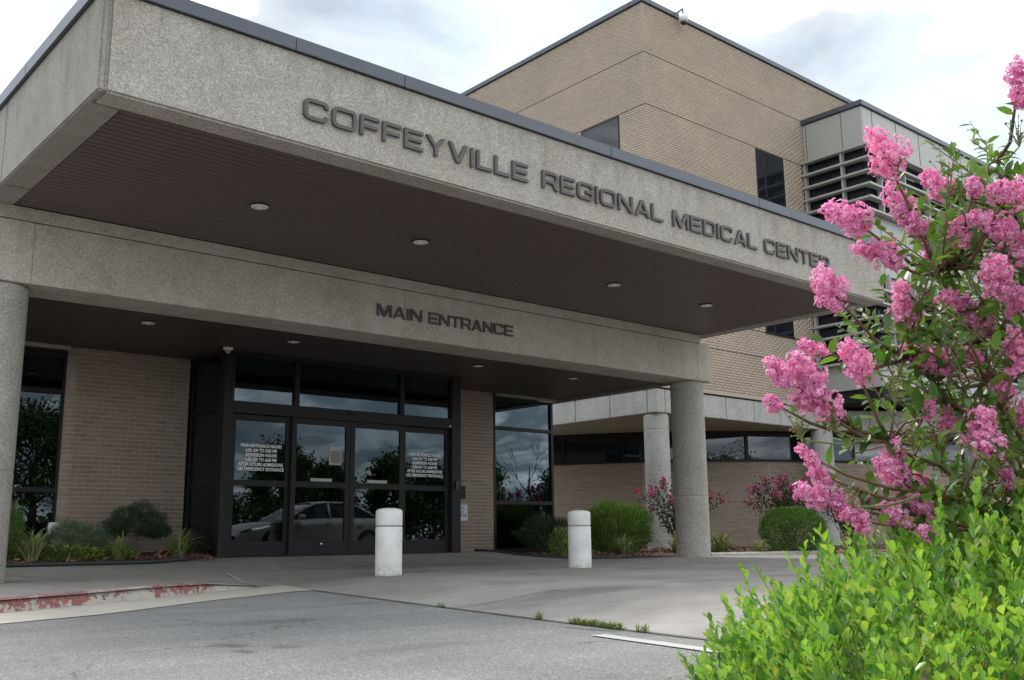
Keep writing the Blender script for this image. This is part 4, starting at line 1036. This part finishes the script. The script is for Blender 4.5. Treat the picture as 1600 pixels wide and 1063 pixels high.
BLADE = ([(-.5, 0, 0), (.5, 0, 0), (-.5, .3, .14), (.5, .3, .14), (-.42, .6, .18), (.42, .6, .18), (-.28, .85, .06), (.28, .85, .06), (0, 1.0, -.14)], [(0, 1, 3, 2), (2, 3, 5, 4), (4, 5, 7, 6)], [(6, 7, 8)])
def lilyturf(x, y, z, r, n, label, mat='blade', name='lilyturf_clump', cat='grass clump', group='lilyturf clumps in the beds', w=.026, spread=(0, 0)):
    t = thing(name, label, cat, (x, y, z), group)
    a = rng.uniform(0, 6.28, n); el = rng.uniform(.25, 1.4, n)
    D = np.stack([np.cos(a) * np.cos(el), np.sin(a) * np.cos(el), np.sin(el)], 1)
    P = np.array([x, y, z]) + np.stack([np.cos(a), np.sin(a), np.zeros(n)], 1) * rng.uniform(0, .25, n)[:, None] * r + rng.uniform(-1, 1, n)[:, None] * np.array([spread[0], spread[1], 0])
    L = rng.uniform(.7, 1.25, n) * r; S = np.stack([rng.uniform(.7, 1.2, n) * w, L, L], 1)
    N = np.tile([0, 0, 1.0], (n, 1)) + unit(n) * .15
    V, q, tr = scatter(*BLADE, P, D, N, S)
    soup('blades', mat, t, V, q, tr)
for x, y, r, n, lab in ((4.02, 14.3, .40, 130, 'arching lilyturf clump beside the left column'), (5.12, 14.28, .34, 90, 'lilyturf clump in front of the juniper near the pine'), (6.10, 14.55, .38, 130, 'lilyturf clump at the right end of the left bed by the vestibule'),
                        (14.2, 13.25, .36, 110, 'lilyturf clump in front of the large bushy shrub'), (15.45, 12.95, .40, 130, 'lilyturf clump just left of the right column'), (16.4, 12.7, .42, 130, 'lilyturf clump just right of the right column'), (17.0, 12.2, .30, 80, 'small lilyturf clump left of the clipped round shrub'), (19.3, 12.4, .45, 110, 'lilyturf clump right of the clipped round shrub')):
    lilyturf(x, y, (bz if x < 8 else bzr)(x, y) - .01, r, n, lab)
for (x, y, r, n, sp, lab) in ((4.47, 4.93, .06, 40, (.005, .03), 'small grass tuft in the driveway joint'), (4.36, 4.32, .045, 420, (.055, .27), 'long strip of grass in the driveway joint beside the white line'), (4.28, 3.88, .055, 45, (.01, .05), 'thin grass tuft at the right end of the driveway joint'), (4.75, 6.35, .04, 40, (.012, .07), 'tiny grass tuft at the middle of the driveway joint')):
    lilyturf(x, y, -.1, r, n, lab, 'grass', 'grass_tuft', 'weed', 'weeds in the paving joint', .005, sp)

# ---- crape myrtles
def floret_template():
    v = []; q = []
    for k in range(6):
        a = k * math.pi / 3; c, s = math.cos(a), math.sin(a); px, py = -s, c
        row = []
        for (r, w, z) in ((.10, .05, 0.0), (.30, .12, .10), (.62, .34, .16), (.95, .22, .02)):
            row.append(((c * r + px * w, s * r + py * w, z + .10 * math.sin(3.1 * k + 7 * r)), (c * r - px * w, s * r - py * w, z - .10 * math.sin(2.3 * k + 9 * r))))
        b = len(v)
        for l, r_ in row: v += [l, r_]
        q += [(b + 2 * i, b + 2 * i + 1, b + 2 * i + 3, b + 2 * i + 2) for i in range(3)]
    return v, q, []
FLORET = floret_template()
def panicle(parent, c, ax, length, width, nfl, mat, fsize, name='flower_cluster'):
    """cone of ruffled florets round axis ax"""
    c, ax = np.array(c), np.array(ax, float); ax /= np.linalg.norm(ax)
    u = np.cross(ax, [.3, .2, .9]); u /= np.linalg.norm(u); w = np.cross(ax, u)
    nlobe = 5 + int(length / max(width, .02) * 5)
    lt = (np.arange(nlobe) + rng.uniform(.1, .9, nlobe)) / nlobe; la = np.arange(nlobe) * 2.4 + rng.uniform(-.5, .5, nlobe)
    pr = np.clip(1.05 - .75 * lt ** 1.5, .2, 1) * np.clip(.55 + 2.2 * lt, 0, 1)
    lr = width * .5 * pr * rng.uniform(.25, .75, nlobe); lrad = width * rng.uniform(.20, .33, nlobe) * (.6 + .4 * pr)
    LC = c + ax * ((lt - .5) * length * .85)[:, None] + u * (np.cos(la) * lr)[:, None] + w * (np.sin(la) * lr)[:, None]
    pk = lrad ** 2; li = rng.choice(nlobe, nfl, p=pk / pk.sum())
    dirs = unit(nfl); P = LC[li] + dirs * (lrad[li] * rng.uniform(.55, 1.08, nfl))[:, None]
    N = dirs + unit(nfl) * .5 + (P - c) / width * .4
    V, q, tr = scatter(*FLORET, P, unit(nfl), N, rng.uniform(.7, 1.2, nfl) * fsize)
    # scatter lays y along D; turn the floret so that z faces N
    return soup(name, mat, parent, V, q, tr)
def small_myrtle(x, y, z, h, r, nstem, label, mat='petal_dark', nfl=16):
    t = thing('crape_myrtle', label, 'flowering shrub', (x, y, z), 'crape myrtles by the building')
    m = MB(); Ps = []; Ds = []
    tips = []
    for k in range(nstem):
        a = k * 2.4 + random.uniform(-.4, .4); rr = r * math.sqrt((k + .5) / nstem); e = Vector((x + rr * math.cos(a), y + rr * math.sin(a), z + h * (random.uniform(.82, 1.0) - .30 * (rr / r) ** 2)))
        b0 = Vector((x + random.uniform(-.06, .06), y + random.uniform(-.06, .06), z)); md = b0.lerp(e, .5) + Vector((0, 0, .12 * h))
        pts = [b0, b0.lerp(md, .5) + Vector((0, 0, .03)), md, e]; m.tube(pts, [.014, .011, .008, .004], 5); tips.append((e, (e - md)))
        for j in range(120):
            s = random.uniform(.25, 1); p = (b0.lerp(md, s * 2) if s < .5 else md.lerp(e, s * 2 - 1)); o = Vector(unit(1)[0]) * random.uniform(.02, .16); Ps.append(p + o); Ds.append(o + Vector((0, 0, .05)))
    n = len(Ps); V, q, tr = scatter(*SMALL, np.array(Ps), np.array(Ds), np.tile([0, 0, 1.0], (n, 1)) + unit(n) * .5, rng.uniform(.045, .08, n))
    soup('leaves', 'leaf_dark' if mat == 'petal_dark' else 'leaf_myrtle', t, V, q, tr); m.build('stems', 'twig', t)
    for e, d in tips[::1]:
        if random.random() < .85: panicle(t, e, d, random.uniform(.14, .22), random.uniform(.09, .13), nfl, mat, .032)
small_myrtle(16.2, 13.6, .07, 1.62, 1.0, 22, 'slender pink crape myrtle standing behind the right column', 'petal_dark')
small_myrtle(19.55, 13.3, .07, 1.85, .90, 30, 'deep pink crape myrtle behind the clipped round shrub', 'petal_dark')
small_myrtle(21.5, 12.9, .07, 1.5, .7, 22, 'dark leaved crape myrtle at the right end of the bed by the building', 'petal_dark')

def pix(px, py, d):        # a point at depth d along the view
    r_ = rt * ((px - 800) / FPX) - up * ((py - 531.5) / FPX) + fw
    return EYE + r_ * d
# ---- the large crape myrtle at the right
MY = thing('crape_myrtle', 'large pink flowering crape myrtle filling the right foreground', 'flowering shrub', (3.15, 1.17, -.08))
PAN = [(1380, 237, 64, 80, 2.7), (1322, 335, 84, 60, 2.6), (1371, 397, 76, 54, 2.6), (1296, 451, 70, 64, 2.55), (1406, 318, 50, 66, 2.75), (1464, 287, 48, 52, 2.85), (1413, 474, 54, 66, 2.6),
       (1576, 303, 92, 66, 2.55), (1552, 352, 96, 60, 2.6), (1497, 362, 60, 48, 2.65), (1556, 428, 90, 80, 2.5), (1588, 470, 56, 54, 2.6), (1337, 565, 56, 78, 2.55), (1216, 580, 52, 46, 2.5), (1262, 588, 84, 70, 2.5), (1280, 632, 80, 56, 2.5),
       (1270, 543, 48, 26, 2.55), (1208, 630, 26, 28, 2.5), (1447, 560, 84, 54, 2.65), (1588, 548, 60, 92, 2.6), (1562, 606, 56, 62, 2.65), (1536, 672, 78, 96, 2.5), (1396, 700, 46, 44, 2.6),
       (1394, 742, 64, 52, 2.55), (1262, 712, 32, 38, 2.5), (1281, 742, 40, 38, 2.5), (1268, 776, 52, 44, 2.45), (1312, 788, 60, 48, 2.45), (1338, 812, 50, 44, 2.4), (1398, 806, 54, 44, 2.45), (1436, 792, 48, 48, 2.5),
       (1446, 832, 30, 30, 2.4), (1594, 128, 56, 92, 2.6), (1492, 470, 72, 48, 2.7), (1508, 552, 62, 46, 2.7), (1482, 655, 46, 40, 2.7), (1442, 752, 28, 28, 2.6), (1530, 505, 54, 48, 2.7), (1452, 640, 30, 26, 2.6), (1455, 400, 50, 42, 2.75), (1576, 745, 40, 44, 2.6), (1605, 385, 60, 70, 2.6), (1605, 640, 50, 60, 2.6), (1522, 290, 36, 36, 2.6), (1430, 350, 40, 34, 2.7)]
base = Vector((3.15, 1.17, -.08))
stems = MB(); LP = []; LD = []; LS = []
mains = []
for (hx_, hy_, d) in ((1480, 420, 2.75), (1560, 250, 2.8), (1420, 560, 2.65), (1390, 690, 2.6), (1590, 480, 2.75), (1640, 150, 2.75), (1540, 600, 2.6), (1460, 770, 2.5), (1700, 400, 2.8)):
    hub = pix(hx_, hy_, d); b0 = base + Vector((random.uniform(-.05, .05), random.uniform(-.05, .05), 0))
    pts = []
    for k in range(9):
        t = k / 8; p = b0.lerp(hub, t); p.z += .22 * math.sin(math.pi * t) * (1 - .3 * t) ; p += Vector(unit(1)[0]) * .012 * (0 < k < 8); pts.append(p)
    stems.tube(pts, [.011 - .007 * k / 8 for k in range(9)], 6)
    mains.append(pts)
allpts = [(p, i, k) for i, pts in enumerate(mains) for k, p in enumerate(pts) if k > 1]
for (px, py, w, h, d) in PAN:
    if px > 1480: w, h = w * .84, h * .84
    c = pix(px, py, d)
    best = min(allpts, key=lambda q: (q[0] - c).length + (.6 if q[0].z > c.z else 0) + (.3 if (q[0] - c).length < .12 else 0))
    s0 = best[0]; L = (c - s0).length
    dirc = (c - s0).normalized() * .6 + Vector((0, 0, .5)) - rt * .25
    pts = [s0, s0.lerp(c, .35) + Vector((0, 0, -.03)) + Vector(unit(1)[0]) * .015, s0.lerp(c, .7) + Vector((0, 0, -.02)), c]
    stems.tube(pts, [.006, .005, .004, .0025], 5)
    big = max(w, h); ww = w / FPX * d; hh = h / FPX * d
    ax = dirc if h >= w * .8 else (-rt + Vector((0, 0, .35)))
    lo, sh = max(ww, hh), min(ww, hh)
    nfl = int(190 * (lo / .12) * (sh / .1)) + 30
    panicle(MY, c, ax, lo * 1.05, sh * 1.02, nfl, 'petal', .0092)
    nl = max(4, int(L / .024))
    for j in range(nl):
        s = (j + .5) / nl; seg = min(2, int(s * 3)); p = pts[seg].lerp(pts[seg + 1], s * 3 - seg)
        dd = (pts[seg + 1] - pts[seg]).normalized(); side = dd.cross(Vector(unit(1)[0])).normalized()
        if s > .88: continue
        LP.append(p); LD.append(dd * .5 + side + Vector((0, 0, .1))); LS.append(random.uniform(.036, .062))
    # buds and seed heads below the flowers
for pts in mains:
    for k in range(2, 8):
        for j in range(9):
            p = pts[k].lerp(pts[k + 1], random.random()) + Vector(unit(1)[0]) * random.uniform(0, .03)
            LP.append(p); LD.append(Vector(unit(1)[0]) + Vector((0, 0, .2))); LS.append(random.uniform(.035, .06))
# leafy side twigs filling the crown towards the right
for k in range(215):
    px = random.triangular(1330, 1690, 1600); py = random.uniform(270, 800)
    lim = np.interp(px, [1300, 1400, 1500, 1600, 1700], [560, 480, 330, 300, 250]); lo_ = np.interp(px, [1300, 1400, 1500, 1700], [740, 790, 800, 800])
    if py < lim or py > lo_: continue
    p0 = pix(px, py, random.uniform(2.5, 3.4))
    dr = (Vector((0, 0, .5)) - rt * random.uniform(-.2, .9) + fw * random.uniform(-.5, .5)).normalized(); L = random.uniform(.12, .28)
    s0 = min(allpts, key=lambda q: (q[0] - p0).length)[0]
    stems.tube([s0, s0.lerp(p0, .5) + Vector((0, 0, .02)), p0, p0 + dr * L], [.004, .0035, .003, .0012], 4)
    n = int(L / .018)
    for j in range(n):
        s = (j + .3) / n; side = dr.cross(Vector(unit(1)[0])).normalized()
        LP.append(p0 + dr * L * s); LD.append(dr * .6 + side); LS.append(random.uniform(.036, .062) * (1.1 - .4 * s))
n = len(LP); N = np.tile([0, 0, 1.0], (n, 1)) + unit(n) * .45
V, q, tr = scatter(*LEAF, np.array(LP), np.array(LD), N, np.array(LS))
soup('leaves', 'leaf_myrtle', MY, V, q, tr)
stems.build('stems', 'twig', MY, True)
# bud clusters
BP = []; budst = MB()
for (px, py, d, k) in ((1396, 608, 2.5, 34), (1250, 665, 2.5, 30), (1500, 300, 2.8, 30), (1590, 210, 2.6, 22), (1510, 320, 2.8, 20), (1425, 680, 2.55, 24), (1300, 650, 2.5, 26), (1475, 265, 2.9, 14), (1330, 770, 2.4, 18), (1468, 690, 2.7, 20)):
    c = np.array(pix(px, py, d)); bb = c + rng.normal(0, 1, (k, 3)) * np.array([.014, .014, .022]); BP.append(bb)
    near = min(allpts, key=lambda q: (q[0] - Vector(c)).length)[0]; root = Vector(c) - Vector((0, 0, .035))
    budst.tube([near, near.lerp(root, .6) + Vector((0, 0, -.01)), root], [.004, .003, .002], 4)
    for b_ in bb: budst.tube([root, root.lerp(Vector(b_), .5) + Vector((0, 0, .006)), Vector(b_)], [.0016, .0012, .0008], 3)
BP = np.concatenate(BP); n = len(BP)
OCT = ([(1, 0, 0), (0, 1, 0), (-1, 0, 0), (0, -1, 0), (0, 0, 1), (0, 0, -1)], [], [(0, 1, 4), (1, 2, 4), (2, 3, 4), (3, 0, 4), (1, 0, 5), (2, 1, 5), (3, 2, 5), (0, 3, 5)])
V, q, tr = scatter(*OCT, BP, unit(n), unit(n), rng.uniform(.0028, .005, n))
soup('buds', 'bud', MY, V, q, tr)['kind'] = 'stuff'; budst.build('bud_stalks', 'greenstem', MY)['kind'] = 'stuff'

# ---- the hedge in the right foreground
HG = thing('leafy_hedge', 'bright yellow green small leaved hedge in the lower right foreground', 'hedge', (2.35, 1.2, -.1))
hp = []; hd = []; hs = []; hst = MB()
C0 = Vector((2.75, 1.22)); AX = Vector((math.sin(R(66)), math.cos(R(66)))); AY = Vector((AX.y, -AX.x))
def hedge_top(u, v):
    e = abs(u) ** 2.6 + abs(v) ** 2.4
    return (.47 + .21 * sstep((v + .5) / 1.1) + .05 * math.sin(3 * u + 1) * math.cos(4 * v)) * max(0, 1 - e) ** .36 if e < 1 else -1
for k in range(2600):
    u, v = random.uniform(-1, 1), random.uniform(-1, 1); zt = hedge_top(u, v)
    if zt < .06: continue
    top = random.random() < .62
    xy = C0 + AX * u * 1.25 + AY * v * .78
    zz_ = -.1 + zt * (1 if top else random.uniform(.35, 1)) + random.gauss(0, .030) - .02
    tall = k % 6 == 0
    if tall: zz_ += random.uniform(.03, .13) + (.05 if k % 30 == 0 else 0)
    L = random.uniform(.09, .18) + (.10 if tall else 0)
    out = (AX * u * 1.0 + AY * v * 1.2)
    dr = Vector((out.x * .42 + random.gauss(0, .13), out.y * .42 + random.gauss(0, .13), 1)).normalized()
    tip = Vector((xy.x, xy.y, zz_)); b0 = tip - dr * L
    if random.random() < .6: hst.tube([b0 - dr * .06, b0, tip], [.0016, .0013, .0007], 3)
    nn = int(L / .0100); ph = random.uniform(0, 6.28)
    sx = dr.orthogonal().normalized(); sy = dr.cross(sx)
    for j in range(nn):
        s = (j + .5) / nn; a = ph + (j // 2) * 1.57 + (j % 2) * 3.14 + random.gauss(0, .25); sd_ = sx * math.cos(a) + sy * math.sin(a)
        hp.append(b0 + dr * L * s); hd.append(dr * (.8 + .7 * s) + sd_ * .75); hs.append(random.uniform(.019, .036) * (1 - .35 * max(0, s - .75) / .25))
n = len(hp); hdv = np.array(hd)
V, q, tr = scatter(*OBOV, np.array(hp), hdv, np.tile([0, 0, 1.0], (n, 1)) + unit(n) * .35, np.array(hs))
soup('leaves', 'leaf_hedge', HG, V, q, tr)
hst.build('shoots', 'greenstem', HG)
sheet('planting_bed', 'soil', [(1.6, .3), (2.2, -1), (6, -1), (8, 1), (7, 3.2), (4.2, 2.3), (2.6, 1.6)], lambda x, y: -.085, .5)

# ------------------------------------------------------------------ behind the camera, seen in the glass: trees and a car
def tree(name, x, y, h, r, n, label, seed, bare=False, mat='leaf_tree'):
    rs = random.Random(seed); t = thing(name, label, 'tree', (x, y, -.16), 'trees across the car park')
    m = MB(); tips = []
    m.tube([(x, y, -.2), (x + .1, y, h * .18), (x, y + .1, h * .36)], [.03 * h, .022 * h, .016 * h], 8)
    def limb(p, d, L, rad, lev):
        q_ = p + d * L; md = p.lerp(q_, .5) + Vector((rs.uniform(-.1, .1), rs.uniform(-.1, .1), .08)) * L
        m.tube([p, md, q_], [rad, rad * .8, rad * .5], 5); tips.append((q_, lev))
        if lev < (4 if bare else 2):
            for _ in range(3):
                nd = (d + Vector((rs.uniform(-1, 1), rs.uniform(-1, 1), rs.uniform(-.2, .7))) * .75).normalized(); limb(q_, nd, L * rs.uniform(.6, .78), rad * .55, lev + 1)
    m.tube([(x, y + .1, h * .36), (x + .06, y, h * .6), (x, y, h * .86)], [.016 * h, .010 * h, .004 * h], 6)
    nb = 6 if bare else 11
    for k in range(nb):
        a = k * 2.4 + rs.uniform(-.3, .3); f = .12 + .62 * k / nb
        limb(Vector((x, y, h * f)), Vector((math.cos(a) * .8, math.sin(a) * .8, .35 + .8 * f)).normalized(), (h * .22 if bare else r * .52 * (1 - .5 * (k / nb) ** 2)), .008 * h, 0)
    m.build('trunk', 'bark', t)
    if bare: return
    cl = [q_ for q_, lev in tips if lev >= 1]
    C = np.array([list(c) for c in cl]); idx = rng.integers(0, len(C), n)
    P = C[idx] + rng.normal(0, 1, (n, 3)) * r * np.array([.20, .20, .17])
    P[:, 2] = np.maximum(P[:, 2], .5)
    V, q, tr = scatter(*SMALL, P, unit(n), unit(n), rng.uniform(.12, .24, n)); soup('crown', mat, t, V, q, tr)
TREES = [(12.8, -14.5, 6.8, 2.3), (9.0, -15, 5.6, 2.0), (22.9, -14, 5.5, 1.5), (25.6, -14.3, 4.6, 1.3), (28.9, -13.8, 5.2, 1.3), (31.9, -14.2, 5.0, 1.4), (36.9, -14, 5.4, 1.5), (43.2, -14.2, 5.0, 1.5), (20.3, -16.5, 3.6, 1.2), (47, -15, 5.2, 2.0)]
WH = ['tree mirrored in the window behind the left column', 'tree at the far left, mirrored behind the left column', 'tallest tree mirrored behind the white opening hours on the left', 'tree mirrored in the left sliding door', 'tree mirrored in the right sliding door', 'tree mirrored in the right side panel of the doors', 'tree mirrored at the left edge of the corner window', 'tree mirrored at the right edge of the corner window', 'small tree mirrored at the left end of the doors', 'tree standing beyond the corner window reflections']
for i, ((x, y, h, r), w) in enumerate(zip(TREES, WH)): tree('leafy_tree', x, y, h, r, 8000, 'leafy green ' + w, i)
tree('bare_tree', 40.2, -13.5, 5.4, 2, 0, 'bare branched tree mirrored in the corner window', 77, True)
HN = 42000
HX = rng.uniform(-6, 66, HN); hh_ = 2.3 + .9 * np.sin(HX * .55) * np.sin(HX * .21 + 1) + .4 * np.sin(HX * 1.7)
HP = np.stack([HX, -19.5 + rng.normal(0, 1.2, HN), -.16 + hh_ * rng.uniform(0, 1, HN) ** .6 + rng.normal(0, .12, HN)], 1)
V, q, tr = scatter(*SMALL, HP, unit(HN), unit(HN), rng.uniform(.15, .32, HN))
tag(soup('hedgerow', 'leaf_tree', None, V, q, tr), 'dark green hedgerow across the car park, mirrored in the glass', 'hedgerow', kind='stuff')

def car(cx, cy, z, label):
    t = thing('parked_car', label, 'car', (cx, cy, z))
    L = 4.75; W = .91
    # stations along X (front at -X): x, half width, sill z, belt z, and roofline z
    st = [(-2.37, .62, .34, .52), (-2.30, .74, .26, .66), (-2.05, .84, .20, .74), (-1.6, .89, .18, .82), (-1.0, .91, .17, .90), (-.4, .915, .17, .93), (.4, .915, .17, .95), (1.1, .91, .17, .97), (1.7, .89, .19, .98), (2.1, .85, .22, .97), (2.32, .76, .28, .92), (2.38, .66, .36, .80)]
    vs = []; k = 14
    for x, w, z0, z1 in st:
        for i in range(k):
            s = i / (k - 1); 
            if s < .5:
                q_ = s / .5; yy = -w * (1 - .10 * (1 - q_) ** 2 - .03 * q_) if i else -w * .86; zz_ = z0 + (z1 - .05 - z0) * q_
                if i == 6: yy = -w * .92; zz_ = z1 - .01
            else:
                q_ = (s - .5) / .5; i2 = k - 1 - i; s2 = i2 / (k - 1); q2 = s2 / .5; yy = w * (1 - .10 * (1 - q2) ** 2 - .03 * q2) if i2 else w * .86; zz_ = z0 + (z1 - .05 - z0) * q2
                if i2 == 6: yy = w * .92; zz_ = z1 - .01
            vs.append((cx + x, cy + yy, z + zz_))
    ns = len(st); fs = [(j * k + i, j * k + i + 1, (j + 1) * k + i + 1, (j + 1) * k + i) for j in range(ns - 1) for i in range(k - 1)]
    fs += [((j + 1) * k, (j + 1) * k + k - 1, j * k + k - 1, j * k) for j in range(ns - 1)]
    fs += [tuple(range(k)), tuple(reversed(range((ns - 1) * k, ns * k)))]
    MB().add(vs, fs).build('body', 'carpaint', t, True)
    # roof and pillars, glass house
    rf = [(-1.05, .91, .74), (-.55, 1.20, .66), (-.2, 1.36, .61), (.25, 1.42, .60), (.8, 1.40, .60), (1.2, 1.30, .60), (1.75, 1.02, .68)]
    vs = []; 
    for x, zr, w in rf: vs += [(cx + x, cy - w, z + zr - .02), (cx + x, cy - w * .6, z + zr + .015), (cx + x, cy + w * .6, z + zr + .015), (cx + x, cy + w, z + zr - .02)]
    hood = MB(); roof = [2, 3, 4, 5]
    m = MB(); m.add([vs[i * 4 + j] for i in roof for j in range(4)], [(a * 4 + j, (a + 1) * 4 + j, (a + 1) * 4 + j + 1, a * 4 + j + 1) for a in range(3) for j in range(3)]); m.build('roof', 'carpaint', t, True)
    for s in (-1, 1):
        p = MB()
        for (xa, za, wa), (xb, zb, wb) in ((rf[0], rf[1]), (rf[1], rf[2]), (rf[2], rf[3]), (rf[3], rf[4]), (rf[4], rf[5]), (rf[5], rf[6])):
            p.tube([(cx + xa, cy + s * wa, z + za - .03), (cx + xb, cy + s * wb, z + zb - .03)], .035, 6)
        p.tube([(cx + .18, cy + s * .84, z + .93), (cx + .25, cy + s * .61, z + 1.39)], .04, 6)
        p.build('window_pillar', 'carpaint', t, True)
        g = MB(); top = [(x, zr - .05, w) for x, zr, w in rf]
        v2 = []
        for x, zr, w in top: v2 += [(cx + x, cy + s * (w + .0), z + zr), (cx + x, cy + s * .82, z + .92)]
        g.add(v2, [(2 * i, 2 * i + 2, 2 * i + 3, 2 * i + 1) for i in range(6)]); g.build('side_window', 'glass_far', t)
        for xw in (-1.42, 1.38):
            m_ = MB(); prof = []
            n = 28; yc = cy + s * .83
            ty = MB(); vsr = []
            for yy, rr in ((-.10, .24), (-.10, .30), (-.07, .325), (.07, .325), (.10, .30), (.10, .24)): vsr += [(cx + xw + rr * math.cos(2 * math.pi * i / n), yc + yy, z + .325 + rr * math.sin(2 * math.pi * i / n)) for i in range(n)]
            ty.add(vsr, [(j * n + i, j * n + (i + 1) % n, (j + 1) * n + (i + 1) % n, (j + 1) * n + i) for j in range(5) for i in range(n)])
            wh = ty.build('wheel', 'tyre', t, True)
            rm = MB(); rm.add([(cx + xw, yc + s * .085, z + .325)] + [(cx + xw + (.235 if i % 4 < 2 else .17) * math.cos(2 * math.pi * i / 40), yc + s * .10, z + .325 + (.235 if i % 4 < 2 else .17) * math.sin(2 * math.pi * i / 40)) for i in range(40)], [(0, 1 + i, 1 + (i + 1) % 40) for i in range(40)])
            rm.build('rim', 'rim', wh)
        for xh in (.02, 1.0): box_part('door_handle', 'carpaint', t, cx + xh, cx + xh + .18, cy + s * .915, cy + s * .915 + s * .03 if s > 0 else cy + s * .915 + .001, z + .78, z + .81) if s > 0 else box_part('door_handle', 'carpaint', t, cx + xh, cx + xh + .18, cy - .945, cy - .914, z + .78, z + .81)
        MB().lathe(cx - .75, cy + s * 1.0, [(.05, z + .90), (.09, z + .93), (.09, z + 1.0), (.05, z + 1.03)], 12).build('mirror', 'carpaint', t, True)
        hl = MB(); hl.add([(cx - 2.33, cy + s * .45, z + .62), (cx - 2.30, cy + s * .75, z + .60), (cx - 2.02, cy + s * .855, z + .70), (cx - 2.06, cy + s * .70, z + .75), (cx - 2.28, cy + s * .45, z + .70)], [(0, 1, 2, 3, 4)]); hl.build('headlight', 'lamp_lens', t)
        tl = MB(); tl.box(cx + 2.28, cx + 2.385, cy + s * .62 - .12, cy + s * .62 + .12, z + .72, z + .88); tl.build('tail_light', 'tail_lens', t)
    ws = MB()
    for (xa, za, wa), (xb, zb, wb) in ((rf[0], rf[1]), (rf[1], rf[2])): ws.add([(cx + xa, cy - wa, z + za - .01), (cx + xa, cy + wa, z + za - .01), (cx + xb, cy + wb, z + zb - .01), (cx + xb, cy - wb, z + zb - .01)], [(0, 1, 2, 3)])
    ws.build('windscreen', 'glass_far', t)
    MB().add([(cx + rf[5][0], cy - .6, z + 1.29), (cx + rf[5][0], cy + .6, z + 1.29), (cx + rf[6][0], cy + .68, z + 1.0), (cx + rf[6][0], cy - .68, z + 1.0)], [(0, 1, 2, 3)]).build('rear_window', 'glass_far', t)
car(14.1, 4.1, 0.03, 'silver beige saloon car mirrored in the entrance doors')
